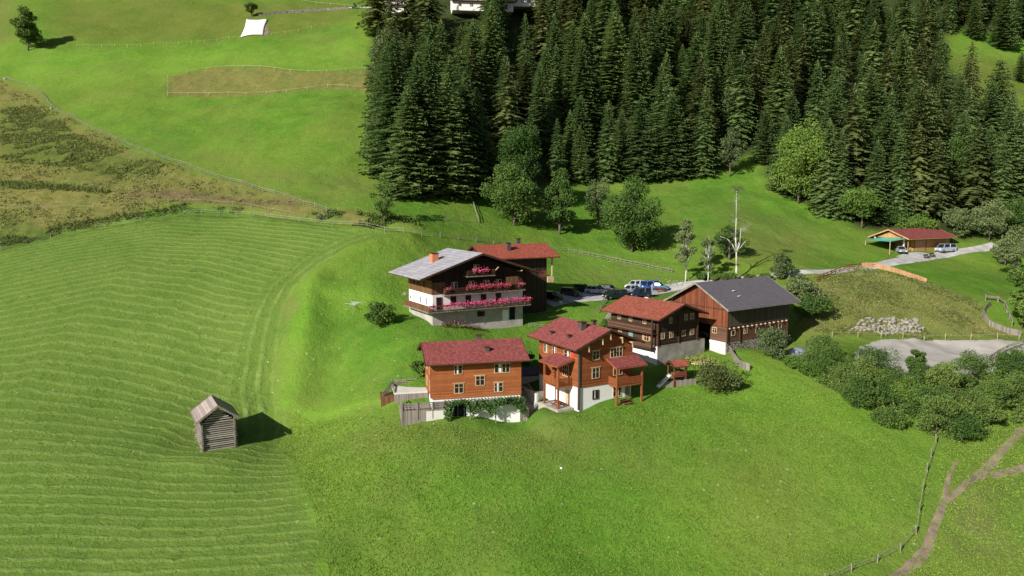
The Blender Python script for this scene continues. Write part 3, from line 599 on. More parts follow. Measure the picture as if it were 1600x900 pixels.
fb = canopy_front(Dh, 4.6, 10.0, -2.5, 5.65, 6.65).build('balcony_roof', M['roofred'], Dh)
b = MB(); b.box(4.6, 9.95, -2.54, -2.45, 5.55, 5.67); b.beam((4.6, 0, 6.57), (4.6, -2.5, 5.6), .08, .2); b.build('fascia', M['obeam'], fb)
s = MB(); s.box(4.9, 9.6, -2.1, -.11, 2.9, 3.1); bal = s.build('balcony', M['obeam'], Dh)
r = MB(); rail_run(r, (5.0, -2.0, 3.1), (9.5, -2.0, 3.1), 1.0, solid=True); rail_run(r, (5.0, -2.0, 3.1), (5.0, -.1, 3.1), 1.0, solid=True); rail_run(r, (9.5, -2.0, 3.1), (9.5, -.1, 3.1), 1.0, solid=True); r.build('railing', M['orange_v'], bal)
posts(Dh, [(5.05, -1.95), (9.45, -1.95)], -1.2, 5.8, .24, 'obeam', 'balcony_post')
MB().box(4.6, 9.8, -2.4, -.004, -2, .05).build('patio', M['conc'], Dh)
# left balcony
b = MB(); y0, y1 = .9, 5.6; b.poly([(0, y0, 6.9), (0, y1, 6.9), (-3.0, y1, 6.1), (-3.0, y0, 6.1), (0, y0, 7.03), (0, y1, 7.03), (-3.0, y1, 6.23), (-3.0, y0, 6.23)], [(0,1,2,3),(7,6,5,4),(0,4,5,1),(1,5,6,2),(2,6,7,3),(3,7,4,0)])
lb = b.build('balcony_roof', M['roofredx'], Dh); b = MB(); b.beam((0, y0-.03, 6.85), (-3, y0-.03, 6.05), .08, .2); b.beam((-3.03, y0, 6.1), (-3.03, y1, 6.1), .06, .16); b.build('fascia', M['obeam'], lb)
s = MB(); s.box(-2.5, -.11, 1.4, 5.2, 3.0, 3.2); bal = s.build('balcony', M['obeam'], Dh)
r = MB(); rail_run(r, (-2.4, 1.5, 3.2), (-2.4, 5.1, 3.2), 1.0, solid=True); rail_run(r, (-2.4, 1.5, 3.2), (-.1, 1.5, 3.2), 1.0, solid=True); r.build('railing', M['orange_v'], bal)
posts(Dh, [(-2.35, 1.55), (-2.35, 5.05)], -1.5, 6.2, .24, 'obeam', 'balcony_post')
MB().box(-2.8, -.004, 1.0, 6.0, -2.5, .03).build('patio', M['conc'], Dh)
MB().box(-.05, .01, 2.2, 3.2, .1, 2.2).build('door', M['trim'], Dh)
def picnic(loc, az, label, mat='redwood'):
    t = thing('garden_table', label, 'table', loc, az); MB().box(-.8, .8, -.35, .35, .70, .76).build('tabletop', M[mat], t)
    for s_ in (-1, 1): MB().box(-.8, .8, s_*.75-.14, s_*.75+.14, .42, .47).build('seat', M[mat], t)
    for s_ in (-1, 1): b = MB(); b.beam((s_*.6, -.8, 0), (s_*.6, .2, .70), .08, .08); b.beam((s_*.6, .8, 0), (s_*.6, -.2, .70), .08, .08); b.beam((s_*.6, -.8, .40), (s_*.6, .8, .40), .08, .08); b.build('leg', M[mat], t)
picnic(L2(oD, 30, -1.6, 2.6, .03), math.radians(120), 'red stained garden table with benches under the left balcony of the gabled chalet')
picnic(L2(oD, 30, 6.8, -1.5, .05), math.radians(30), 'dark red garden table with benches under the front balcony of the gabled chalet')

# ---- E: small dark farmhouse
oE = un(1027, 568, 118); Eh = house('old_farmhouse', 'small dark log farmhouse with brick red roof on a pale concrete base', 'house', oE, 36); LE = 9.2; WE = 10.6
MB().box(.01, LE+1.9, 0, WE-.5, -3, 2.75).build('concrete_base', M['conc'], Eh); MB().box(-.08, .007, .06, 6.0, -3, 2.6).build('white_base', M['white'], Eh)
b = MB(); b.extr(pent(0, LE, 2.753, 7.3, 8.9), .02, WE, 'y'); b.build('wall', M['dark'], Eh)
b = MB()
for x in (0, 4.75, LE): MB().box(x-.14, x+.14, -.12, .05, 2.8, 7.2).build('corner_joint', M['beam'], Eh)
rf = gable_roof(Eh, 'y', 0, WE, 1.3, 0, LE, 1.2, 7.05, 9.05, 'rooforangex', th=.13)
chimney(rf, 6.6, 8.6, 8.0, 1.1, .8, 'offwhite')
for x, z, w_, cc in ((1.1, 4.25, .65, 1), (3.05, 4.25, .65, 1), (5.9, 4.2, .75, 1), (7.9, 4.2, .75, 1), (6.4, 6.75, .6, 1), (7.8, 6.8, .7, 1), (2.8, 6.6, .5, 1)): window(Eh, 'f', x, z, w_, .8, cc, off=.02, lintel=False)
bal = MB().box(-1.1, -.004, .2, WE-.4, 4.6, 4.75).build('balcony', M['beam'], Eh); r = MB(); rail_run(r, (-1.05, .2, 4.75), (-1.05, WE-.4, 4.75), .95, solid=True); r.build('railing', M['logs'], bal)
posts(Eh, [(-1.0, .3)], 2.0, 7.1, .2, 'beam'); 
bal = MB().box(-1.3, -.09, .2, 5.8, 2.3, 2.45).build('balcony', M['beam'], Eh); r = MB(); rail_run(r, (-1.25, .2, 2.45), (-1.25, 5.8, 2.45), .85, solid=True); r.build('railing', M['logs'], bal)
for y, pm, w_ in ((2.4, 'shutterred', .9), (8.4, 'curtain', .6)): window(Eh, 'l', y, 3.75, w_, .9, 1, off=0, lintel=False)
for y in (1.75, 3.15): MB().box(-.07, -.004, y-.2, y+.2, 3.3, 4.2).build('shutter', M['fresh'], Eh)
MB().box(-.06, -.004, 5.4, 6.4, 2.76, 4.5).build('door', M['greenp'], Eh)
for y in (2.9, 6.0, 8.6): window(Eh, 'l', y, 6.3, .55, .6, 1, off=0, lintel=False)

# ---- F: barn
oF = un(1135, 550, 123); Fh = house('barn', 'big reddish brown barn with dark grey slate roof over a rubble stone base', 'barn', oF, 34); LF = 15.8; WF = 12.2
MB().box(.15, LF-.1, .15, 3.6, -3.5, 1.55).build('stone_base', M['rubble'], Fh); MB().box(4.5, LF-.1, 3.61, WF-.2, -3, 1.5).build('rear_base', M['conc'], Fh)
MB().box(-.06, .14, .2, 3.6, -3.5, 1.5).build('plaster_base', M['offwhite'], Fh)
MB().box(.1, LF-.1, .1, 3.6, 1.553, 4.05).build('log_storey', M['logs'], Fh); MB().box(4.5, LF-.15, 3.603, WF-.2, 1.553, 4.05).build('rear_log_storey', M['dark'], Fh)
b = MB(); b.extr(pent(0, WF, 4.053, 7.2, 10.6), 0, .2, 'x'); b.build('gable_wall', M['barnred'], Fh)
b = MB(); b.extr(pent(.0, WF, 4.054, 7.2, 10.6), .203, LF, 'x'); b.build('wall', M['barnupper'], Fh)
MB().box(-.06, -.004, 0, WF, 6.8, 6.95).build('gable_board', M['beam'], Fh)
rf = gable_roof(Fh, 'x', 0, LF, 1.1, 0, WF, 1.1, 6.95, 10.75, 'roofgrey', th=.13, ov_a1=1.7, beam='grey')
b = MB()
for k in range(14): b.box(.4+k*1.13, .58+k*1.13, -.22, .08, 3.72, 3.92)
b.build('joist_end', M['trim'], Fh)
b = MB()
for x in (.0, 3.1, 9.6, 12.4, LF-.3): MB().box(x, x+.24, -.06, .09, 1.4, 4.0).build('corner_joint', M['beam'], Fh)
for x in (1.6, 4.7, 7.7, 10.6, 13.6): window(Fh, 'f', x, 3.0, .75, .75, 1, off=.1, bars=x in (4.7,), lintel=False)
window(Fh, 'l', 2.7, 3.2, .8, .8, 1, off=.1, lintel=False)
b = MB()
for x in (3.4, 6.4, 9.6, 12.6): b.box(x, x+.7, 6.0, 6.4, 10.82, 11.08)
b.build('ridge_vent', M['beam'], rf)
b = MB(); 
for x, y in ((4.6, 3.0), (4.3, 1.6)): z = 7.1+3.8*(y+1.1)/7.2; b.box(x, x+.6, y-.12, y+.12, z+.13, z+.2)
b.build('roof_hatch', M['white'], rf)
posts(Fh, [(.3, 8.2), (.3, WF-.3)], -1, 4.05, .3, 'beam')

# ---- H: red roofed shed far right
oH = un(1427, 393, 190); Hh = house('garage_shed', 'honey coloured wooden shed with wine red roof at the forest edge', 'shed', oH, 28); LH = 14.3; WH = 8.6
MB().box(0, LH, 0, WH, -2, 3.3).build('wall', M['shed'], Hh)
b = MB(); b.extr([(0, 3.303), (WH, 3.303), (WH/2, 5.0)], -3.0, LH, 'x'); b.build('gable_wall', M['shed'], Hh)
gable_roof(Hh, 'x', -3.2, LH, .8, 0, WH, 1.4, 3.15, 5.3, 'roofred', th=.15, beam='fresh')
for x in (.06, 4.6): MB().box(x, x+.3, -.05, -.004, 0, 3.2).build('corner_board', M['obeam'], Hh)
MB().box(.6, 4.2, -.06, -.004, .05, 2.7).build('door', M['fresh'], Hh)
posts(Hh, [(-3.4, .3), (-3.4, WH-.3)], -1.5, 3.3, .35, 'offwhite')
cn = thing('green_canopy', 'green cloth canopy stretched in front of the open end of the shed', 'canopy', L2(oH, 28, -3.6, 2), math.radians(28))
b = MB(); V = []
for i in range(9):
    for j in range(7): V.append((-6+i*.9, -2.5+j*1.2, 2.55+.6*(i/8)-.35*math.sin(math.pi*j/6)*math.sin(math.pi*i/8)+.25))
b.poly(V, [(i*7+j, (i+1)*7+j, (i+1)*7+j+1, i*7+j+1) for i in range(8) for j in range(6)]); cl = b.build('cloth', M['canopy'], cn, True); sm = cl.modifiers.new('s', 'SOLIDIFY'); sm.thickness = .03
posts(cn, [(-5.8, -2.3), (-5.8, 4.5), (1.0, -2.3)], -2.5, 2.8, .12, 'trim', 'pole')

# ---- hay hut
oG = un(317, 706, 103); Gh = house('hay_hut', 'small grey log hay hut standing alone in the mown field', 'hut', oG, 29); LG = 4.3; WG = 5.4
b = MB(); b2 = MB(); nz = 15
for k in range(nz):
    z = -.2+k*.30; e = .32
    for y in (0, WG): b.beam((-e+random.uniform(-.1, .1), y, z), (LG+e+random.uniform(-.1, .1), y, z+random.uniform(-.04, .04)), .2, .16)
    for x in (0, LG): b2.beam((x, -e+random.uniform(-.1, .1), z+.15), (x, WG+e, z+.15+random.uniform(-.03, .03)), .2, .26)
for k in range(5):
    z = 4.35+k*.3; t = 1-(k+1)*.17; 
    for y in (0, WG): b.beam((LG/2-LG/2*t, y, z), (LG/2+LG/2*t, y, z), .18, .16)
b.build('gable_logs', M['palelog'], Gh); b2.build('side_logs', M['greylog'], Gh)
MB().box(.25, LG-.25, .4, WG-.3, -.3, 3.9).build('interior_shade_block', M['openingshade'], Gh)  # near-black block paints the shade behind the log gaps
MB().box(-.4, LG+.4, -.4, WG+.2, -1.2, -.32).build('stone_footing', M['stonegrey'], Gh)
rf = gable_roof(Gh, 'y', 0, WG, .55, 0, LG, .7, 4.25, 6.3, 'hutroof', th=.08, beam='grey')
# ---- upper farms at the top edge
def far_house(px, py, D, az, L, Wd, label, cr=0):
    o = un(px, py, D); t = house('hillside_house', label, 'house', o, az)
    MB().box(0, L, 0, Wd, -1.2, 2.7).build('white_base', M['white'], t); b = MB(); b.extr(pent(0, L, 2.703, 8.5, 11.2), .02, Wd, 'y'); b.build('wall', M['white'] if not cr else M['offwhite'], t)
    for z in (2.7, 5.5):
        bl = MB().box(-1, L+1, -1.4, -.01, z-.15, z).build('balcony', M['beam'], t); r = MB(); rail_run(r, (-1, -1.35, z), (L+1, -1.35, z), 1.0, solid=True); r.build('railing', M['redwood'], bl)
    for z in (1.2, 3.9, 6.7):
        for k in range(5): window(t, 'f', L*(.12+.19*k), z, 1.2, 1.2, 1, trim='trim', lintel=False)
    MB().box(-.05, .3, -.06, 0, 2.8, 8.4).build('corner_post', M['beam'], t)
    gable_roof(t, 'y', 0, Wd, 1.6, 0, L, 1.5, 8.2, 11.4, 'roofredx', th=.2)
far_house(585, 17, 340, 8, 19, 14, 'white house with red brown balconies at the upper left of the forest')
far_house(707, 11, 338, 8, 26, 14, 'long white house with red balconies behind the spruces at the top edge', 1)
far_house(800, 5, 350, 8, 15, 12, 'brownish white house at the right of the far hillside houses, half behind spruces', 1)
# ---------------------------------------------------------------- trees
def spruce_mesh(seed, Ht=24, R=3.7, sp=.62, nb=10, droop=.32, bare=.05, nseg=5, ragged=.2):
    r = np.random.default_rng(seed); Q = []
    z = Ht*bare
    while z < Ht*.985:
        f = (z/Ht-bare)/(1-bare); rad = R*((1-f)**.72)*(1-.25*(1-f)**6)*r.uniform(1-ragged, 1+ragged*.6)+.15
        n = max(5, int(nb*1.15*(.45+.55*(1-f)))); ph = r.random()*6.28
        for k in range(n):
            a = ph+6.283*k/n+r.normal()*.15; L = rad*r.uniform(.72, 1.15); d = np.array([math.cos(a), math.sin(a), 0]); s = np.array([-d[1], d[0], 0])
            dr = droop*r.uniform(.6, 1.3); up = .18 if f > .6 else .0
            t = np.linspace(.08, 1, nseg+1); ax = d[None]*(t*L)[:, None]; ax[:, 2] = z+L*(up*t-dr*t**1.4+.16*np.maximum(t-.7, 0)*2)+r.normal()*.12
            for i in range(nseg):
                p, q = ax[i], ax[i+1]; wd = (.25*L*(1-.72*t[i])+.12)*r.uniform(.7, 1.2)
                for sg in (-1, 1):
                    tip = p+s*sg*wd+d*wd*r.uniform(.25, .8); tip[2] -= wd*r.uniform(.15, .75)
                    m_ = (p+q)/2; Q += [p, q, tip+(q-p)*.25, tip]
                if i == nseg-1: hang = q.copy(); hang[2] -= .3; Q += [p+s*.14, q, hang, p-s*.14]
        z += sp*r.uniform(.7, 1.2)*(1-.4*f)
    Q += [np.array([.25,0,Ht*.93]), np.array([0,.1,Ht]), np.array([-.25,0,Ht*.93]), np.array([0,-.1,Ht*.9]), np.array([0,.25,Ht*.93]), np.array([.05,0,Ht]), np.array([0,-.25,Ht*.93]), np.array([.1,0,Ht*.9])]
    return np.array(Q)
def branch_tree(seed, Ht, R, base, lobes, leaves, lsize, shape=1.0, trunk_r=.3, lean=0):
    """crown leaf centres and limb segments"""
    r = np.random.default_rng(seed); cz = base+(Ht-base)/2; rz = (Ht-base)/2; C = []; limbs = []; top = np.array([lean, 0, base+(Ht-base)*.75])
    for k in range(lobes):
        d = r.normal(size=3); d /= np.linalg.norm(d); rr = r.uniform(.3, .88)
        zc = d[2]*rr; wdt = 1.12*(1-.35*max(0, zc)*shape); c = np.array([d[0]*R*rr*wdt+lean*(zc+1)/2, d[1]*R*rr*wdt, cz+zc*rz*.95]); lr = R*r.uniform(.24, .46)
        n = int(leaves*lr/R*5.0); g_ = r.normal(size=(n, 3)); g_ /= np.linalg.norm(g_, axis=1)[:, None]; g_ *= (lr*(.55+.5*r.random(n)))[:, None]; g_[:, 2] *= .75
        C.append(c+g_); h0 = base*.5+(c[2]-base*.5)*r.uniform(.3, .6); limbs.append((np.array([lean*h0/Ht, 0, h0]), c, trunk_r*.32))
    return np.concatenate(C), limbs, top
def trunk_mb(Ht, r0, limbs, top=None, lean=0):
    b = MB(); n = 5; P = [Vector((lean*(k/n)**1.5+.08*math.sin(k*2.1), .06*math.cos(k*1.7), -1.0 if k == 0 else Ht*k/n)) for k in range(n+1)]
    for k in range(n): b.tube(P[k], P[k+1], r0*(1-.17*k), r0*(1-.17*(k+1)), 8)
    for p, q, rr in limbs: b.tube(Vector(p), Vector(q), rr, rr*.3, 5)
    return b
SP = [(spruce_mesh(1, 24, 4.0, .5, 13, .38, .03, 7), 24), (spruce_mesh(2, 26, 3.7, .5, 12, .5, .03, 7), 26), (spruce_mesh(3, 22, 4.5, .52, 14, .34, .02, 7), 22), (spruce_mesh(4, 25, 3.3, .62, 11, .55, .05, 6, .35), 25), (spruce_mesh(5, 18, 3.6, .5, 12, .25, .02), 18), (spruce_mesh(6, 23, 3.9, .75, 9, .6, .14, 5, .5), 23), (spruce_mesh(7, 25, 4.3, .7, 12, .6, .04, 6, .4), 25), (spruce_mesh(8, 20, 3.3, .6, 11, .3, .03, 6, .45), 20)]
def trunk_for(Ht): return MB().tube((0,0,-1.5), (0,0,Ht*.5), .30, .18, 7).tube((0,0,Ht*.5), (0,0,Ht*.86), .18, .05, 6)
def make_spruce(k, name='spruce', mat='spruce'):
    t = thing(name, 'x', 'tree', (0, 0, 0)); Q, Ht = SP[k]; qmesh('crown', Q, M[mat], t); trunk_for(Ht).build('trunk', M['bark'], t); return t
protos = {}
def put_spruce(k, x, y, h, label, group=None, mat='spruce', wid=1.0):
    key = (k, mat)
    if key not in protos: protos[key] = t = make_spruce(k, mat=mat)
    else: t = copy_tree(protos[key])
    s = h/SP[k][1]; t.location = (x, y, float(H(x, y)[0])-.2); t.scale = (s*wid, s*wid, s); t.rotation_euler = (0, 0, random.uniform(0, 6.28)); t['label'] = label
    if 'group' in t: del t['group']
    if group: t['group'] = group
    return t
BL = {}
def leaf_tree(kind, px, py, toppy, wpx, label, name='broadleaf_tree', mat='leaf', group=None, base=.07, lobes=48, leaves=110, ls=.42, shape=1, seed=None, loc=None, tr=.3, trm='bark', flat_=None):
    if px > 1230 and 545 < py < 700 and name == 'shrub': wpx *= 1.08; toppy -= 2; leaves = int(leaves*1.3); ls = .2; shape = 1.5; mat = {'leafbrown': 'leafmid', 'leafgrey': 'leafmid'}.get(mat, mat)
    if name == 'broadleaf_tree' and mat == 'leaf' and px > 700: mat = 'leafdark'; wpx *= 1.12; lobes = int(lobes*1.2)
    if name == 'broadleaf_tree' and 330 < py < 410 and px < 1000: base = .0
    P = g(px, py) if loc is None else loc; fw = P.y*math.cos(PITCH)-(P.z-CZ)*math.sin(PITCH); h = (py-toppy)*fw/F/math.cos(PITCH)*1.0; R = wpx/2*fw/F
    seed = int(px*7+py) if seed is None else seed; C, limbs, top = branch_tree(seed, h, R, h*base, lobes, leaves, ls, shape, tr)
    cat = 'shrub' if name in ('shrub', 'bush', 'willow_shrub') else 'tree'
    t = thing(name, label, cat, P, 0, group); leaf_mesh('foliage' if cat == 'shrub' else 'crown', C, ls, M[mat], t); trunk_mb(h*.8, tr, limbs[:26]).build('stems' if cat == 'shrub' else 'trunk', M[trm], t, True); return t
# hand placed broadleaf trees
leaf_tree(0, 803, 352, 243, 76, 'broad dark green maple with low crown at the left of the meadow tree row', lobes=60, leaves=130)
leaf_tree(0, 812, 322, 184, 72, 'taller light green maple rising behind the leftmost meadow maple against the spruces', mat='leaf', lobes=70, leaves=130, base=.1)
leaf_tree(0, 874, 366, 258, 48, 'narrow dark maple second from left in the meadow tree row', lobes=44)
leaf_tree(0, 934, 347, 268, 50, 'thin crowned brownish tree between the two dark meadow maples', mat='leafgrey', lobes=26, leaves=70, ls=.35)
leaf_tree(0, 987, 394, 279, 76, 'round full green maple at the right end of the meadow tree row', lobes=58, leaves=130)
leaf_tree(0, 972, 380, 300, 30, 'small green tree pressed against the left of the round meadow maple', lobes=20, leaves=80)
leaf_tree(0, 1071, 440, 331, 34, 'slender grey green birch left of the bare dead tree', 'birch_tree', 'leafgrey', lobes=38, leaves=90, ls=.3, shape=2, tr=.16, trm='birch')
leaf_tree(0, 1106, 440, 352, 27, 'shorter sparse birch between the slender birch and the bare dead tree', 'birch_tree', 'leafgrey', lobes=24, leaves=70, ls=.28, shape=2, tr=.14, trm='birch')
leaf_tree(0, 1139, 406, 345, 42, 'small dark round tree in the meadow behind the bare dead tree', mat='leaf', lobes=26, leaves=80, ls=.35)
leaf_tree(0, 1140, 276, 196, 46, 'grey green forest edge tree standing in a notch of the meadow', mat='leafgrey', lobes=34, leaves=80)
leaf_tree(0, 1143, 215, 118, 26, 'tall thin pale tree among the spruces above the meadow notch', mat='leafgrey', lobes=22, leaves=60)
leaf_tree(0, 600, 352, 268, 40, 'airy young ash tree beside the fence left of the guesthouse', mat='leaf', lobes=24, leaves=45, ls=.36, shape=1.6, tr=.14)
leaf_tree(0, 44, 79, 9, 42, 'lone dense dark tree in the upper left meadow casting a long shadow', mat='leaf', lobes=44, leaves=100, ls=.6, base=.03)
leaf_tree(0, 393, 26, -2, 18, 'small round tree above the white ground sheet', mat='leaf', lobes=16, leaves=60, ls=.5)
leaf_tree(0, 553, 14, 3, 9, 'small dark bush by the hillside lane near the white house', 'bush', 'leaf', lobes=8, leaves=50, ls=.4, base=.02)
leaf_tree(0, 582, 30, 12, 16, 'green bush at the corner of the white hillside house', 'bush', 'leaf', lobes=10, leaves=50, ls=.5, base=.02)
leaf_tree(0, 608, 152, 40, 58, 'tall grey green birch at the upper left corner of the forest', 'birch_tree', 'leafgrey', lobes=60, leaves=90, ls=.5, base=.04, trm='birch')
leaf_tree(0, 1247, 318, 190, 88, 'large bright green maple at the forest edge right of the meadow', mat='leafbright', lobes=64, leaves=120, base=.05, ls=.5)
leaf_tree(0, 1346, 357, 286, 64, 'yellow green tree with visible trunk near the shed', mat='leafbright', lobes=34, leaves=80, base=.2, tr=.22)
leaf_tree(0, 1480, 300, 203, 60, 'blue green broadleaf tree inside the forest above the shed', mat='leaf', lobes=46, leaves=110, ls=.5)
leaf_tree(0, 1372, 262, 195, 36, 'dark green broadleaf tree between two spruces in the forest', mat='leaf', lobes=26, leaves=90, ls=.5)
leaf_tree(0, 1315, 190, 120, 44, 'olive broadleaf tree in the middle of the forest', mat='leafgrey', lobes=26, leaves=90, ls=.55)
leaf_tree(0, 1435, 362, 338, 60, 'light green hazel thicket directly behind the shed roof', 'shrub', 'leafbright', lobes=26, leaves=80, base=.02)
for k, (px, py, tp, wd, mt, lb) in enumerate([(1500,372,318,54,'leafgrey','grey willow behind the grey van'), (1545,378,305,60,'leafgrey','tall grey willow above the end of the gravel road'), (1590,372,300,50,'leaf','dark green tree at the right edge above the road'),
    (1583,440,345,52,'leafgrey','silvery willow at the right edge above the weathered fence'), (1600,468,400,44,'leaf','dark green willow at the right edge beside the weathered fence'), (1596,515,440,44,'leafbright','bright green tree at the right edge over the plank fence end'), (1570,415,368,36,'leafgrey','low grey willow between the road end and the right edge willows'),
    (1392,350,318,40,'leaf','dark green bushy tree left of the shed under the spruces'), (1250,476,424,56,'leafgrey','large grey willow behind the right end of the barn'), (1222,436,396,38,'leafgrey','pale willow above the right end of the barn roof'), (1268,502,455,50,'leaf','dark green willow at the foot of the bank right of the barn')]):
    leaf_tree(0, px, py, tp, wd, lb, 'willow_shrub' if 'willow' in lb else 'broadleaf_tree', mt, lobes=30, leaves=90, ls=.36, base=.04, tr=.14)
# shrubs
for px, py, tp, wd, mt, lb, nm in [(597,508,470,50,'leaf','round dark bush left of the guesthouse on the mown strip','bush'), (1118,612,563,78,'leafbrown','wide olive brown bush beside the playground swing','bush'), (1142,612,585,34,'leafgrey','small grey bush at the right foot of the olive brown bush','bush'),
    (1209,560,508,52,'leafgrey','grey green round bush against the stone base of the barn','bush'), (655,590,557,22,'leafbright','light green young lime tree over the upper deck','bush'), (1288,560,522,46,'leafgrey','grey green alder left of the riding yard','shrub'), (1300,588,545,60,'leaf','dark alder at the left end of the shrub belt','shrub'),
    (1372,600,535,78,'leaf','largest dark green alder in front of the riding yard','shrub'), (1340,640,585,60,'leaf','dark green alder below the largest alder','shrub'), (1432,585,540,30,'leaf','pointed young alder in front of the middle of the riding yard','shrub'), (1418,640,590,56,'leafbright','bright green elder in the middle of the shrub belt','shrub'),
    (1470,625,560,52,'leafgrey','olive alder right of the pointed young alder','shrub'), (1518,610,545,64,'leaf','dense dark alder with shadow at the right end of the riding yard','shrub'), (1462,680,610,58,'leafbrown','brownish green alder at the lower tip of the shrub belt','shrub'), (1502,690,640,62,'leaf','dark low alder at the lower right of the shrub belt','shrub'),
    (1478,660,625,34,'leafbright','small bright elder near the lower tip of the shrub belt','shrub'), (1540,665,625,50,'leafbrown','thin brown bush right of the low dark alder','shrub'), (1578,600,535,50,'leaf','dark spruce like shrub at the right edge near the pole fence','shrub'), (1268,590,565,36,'leafbright','bright green nettles patch right of the barn bush','shrub'),
    (1240,575,556,26,'leafbright','low bright nettles beside the plastic covered pile','shrub'), (1390,665,640,44,'leaf','low dark thicket at the meadow side of the shrub belt','shrub'), (1547,630,585,40,'leafgrey','sparse grey alder between the dense dark alder and the right edge','shrub'), (820,575,545,24,'leaf','dark bush in the gap between the two orange chalets','bush'),
    (943,520,495,16,'leaf','small dark conifer beside the wood pile near the old farmhouse','bush'), (1138,437,427,30,'leaf','low dark hedge behind the barn roof','bush'),(1325,610,570,50,'leafgrey','grey alder between the dark alder at the left end and the largest alder','shrub'),(1445,610,570,44,'leaf','dark alder hiding the lower edge of the riding yard','shrub'),
    (1275,575,535,44,'leafmid','mid green alder nearest the plastic covered pile','shrub'), (1350,610,560,60,'leafmid','mid green alder overlapping the left of the largest alder','shrub'), (1395,625,575,56,'leafmid','mid green alder below the right side of the largest alder','shrub'), (1440,650,600,60,'leaf','dark alder between the bright green elder and the lower tip of the belt','shrub'), (1490,645,590,56,'leafmid','mid green alder below the dense dark alder','shrub'), (1525,665,610,56,'leafmid','mid green alder under the sparse grey alder near the right edge','shrub'), (1560,645,590,50,'leaf','dark alder close to the right edge above the cattle track','shrub'), (1590,640,580,50,'leafmid','mid green alder cut by the right edge above the cattle track','shrub'), (1380,632,600,50,'leaf','dark alder on the meadow side of the shrub belt, left of the bright green elder','shrub'),(1320,600,565,50,'leafmid','low mid green alder at the left part of the shrub belt','shrub')]:
    leaf_tree(0, px, py, tp, wd, lb, nm, mt, lobes=26, leaves=100, ls=.26, base=.03, tr=.08, shape=.6)
# bare dead tree
dP = g(1150, 437); dT = thing('dead_tree', 'bare dead tree with forked white trunk and a tiny top tuft behind the barn', 'tree', dP); sc = dP.y/F
def X(px, py, d=0): return Vector(((px-1150)*sc, d, (437-py)*sc*1.0))
b = MB()
for pts, r0 in (([(1150,440),(1150,415),(1149,393)], .24), ([(1149,393),(1147,370),(1147,340),(1146,308),(1146,298)], .17), ([(1150,393),(1154,380),(1155,356)], .12), ([(1148,393),(1142,381),(1134,373),(1123,369)], .10), ([(1149,394),(1151,385),(1152,378)], .1), ([(1154,388),(1159,381),(1163,376)], .08), ([(1150,393),(1149,384)], .1), ([(1147,375),(1145,372)], .06)):
    for k in range(len(pts)-1): b.tube(X(*pts[k]), X(*pts[k+1]), r0*(1-.18*k), r0*(1-.18*(k+1)), 7)
for k in range(70):
    py = random.uniform(298, 388); px = 1147+random.uniform(-.5, .5); dx = random.uniform(-9, 9); b.tube(X(px, py), X(px+dx, py-random.uniform(2, 8), random.uniform(-1, 1)), .018, .008, 3)
for k in range(26): b.tube(X(1156, 362), X(1156+random.uniform(-2, 20), 362-random.uniform(3, 22), random.uniform(-1.5, 1.5)), .014, .006, 3)
b.build('trunk', M['birch'], dT, True); Ct = rng.normal(size=(260, 3))*np.array([.7, .5, .35])+np.array(X(1147, 295)); leaf_mesh('top_tuft', Ct, .25, M['leafgrey'], dT)
# forest spruces
FE = gl([(610,306),(640,306),(700,303),(752,297),(775,290),(800,262),(850,255),(905,281),(960,276),(1075,274),(1112,262),(1150,225),(1190,238),(1212,290),(1240,300),(1300,330),(1335,340),(1380,345),(1500,350),(1640,355),(1640,262),(1560,250),(1490,180),(1450,120),(1440,60),(1330,20),(1380,-60),(1000,-120),(700,-20),(600,-30),(590,60),(588,130),(600,190)])
FE2 = gl([(1455,62),(1540,74),(1640,82),(1640,-60),(1400,-60)])
cand = []
def accept(x, y, dmin): return all((x-a)**2+(y-b_)**2 > dmin*dmin for a, b_ in cand)
hand = [(640,304,26,2),(668,306,28,0),(700,306,30,2),(728,303,31,1),(655,296,33,0),(690,290,36,1),(745,300,27,0),(722,280,35,3),(622,300,22,4),(765,296,14,4),(785,282,11,4),(905,285,17,0),(925,284,22,3),(950,281,24,1),(972,279,26,0),(1000,279,25,2),(1025,278,27,0),(1048,277,26,2),(1075,277,28,1),(1098,274,27,3),(870,280,18,3),(890,275,20,1),(1225,300,22,0),(1290,335,26,1),(1310,340,24,3),(1365,345,22,0),(1400,345,25,1),(1428,340,26,5),(1460,345,23,5),(1520,340,26,5),(1540,330,24,0),(1560,345,24,3),(1270,310,22,0),(1195,255,18,4),(1380,320,28,2),(1500,300,24,0)]
trees = []
for px, py, h, k in [q_ for i_, q_ in enumerate(hand) if not (q_[0] < 760 and i_ in (1, 5, 8)) and q_[0] not in (925, 972, 1025, 1075)]: P = g(px, py); cand.append((P.x, P.y)); trees.append((P.x, P.y, h, k, True))
def in_poly(x, y, P): return bool(inside(np.array([x]), np.array([y]), P)[0])
x0, x1, y0, y1 = FE[:, 0].min(), FE[:, 0].max(), FE[:, 1].min(), min(FE[:, 1].max(), 470)
SP = [(q_*np.array([1.42, 1.42, 1]), h_) for q_, h_ in SP]
n = 26000; XS = rng.uniform(x0-5, x1+5, n); YS = rng.uniform(y0, y1, n); ok = inside(XS, YS, FE) | inside(XS, YS, FE2)
gapP = gl([(768,285),(785,200),(765,110),(745,120),(752,290)]); ok &= ~inside(XS, YS, gapP)
_hedge = [leaf_tree(0, px_, 438, 427, 22, lb_, 'bush', 'leaf', lobes=14, leaves=80, ls=.3, base=.02, tr=.06) for px_, lb_ in ((1098,'low hedge bush behind the left end of the barn ridge'), (1118,'low dark hedge bush behind the barn roof, left of the dead tree'), (1172,'low dark hedge bush behind the barn roof, right of the dead tree'), (1196,'low hedge bush behind the right end of the barn ridge'))]
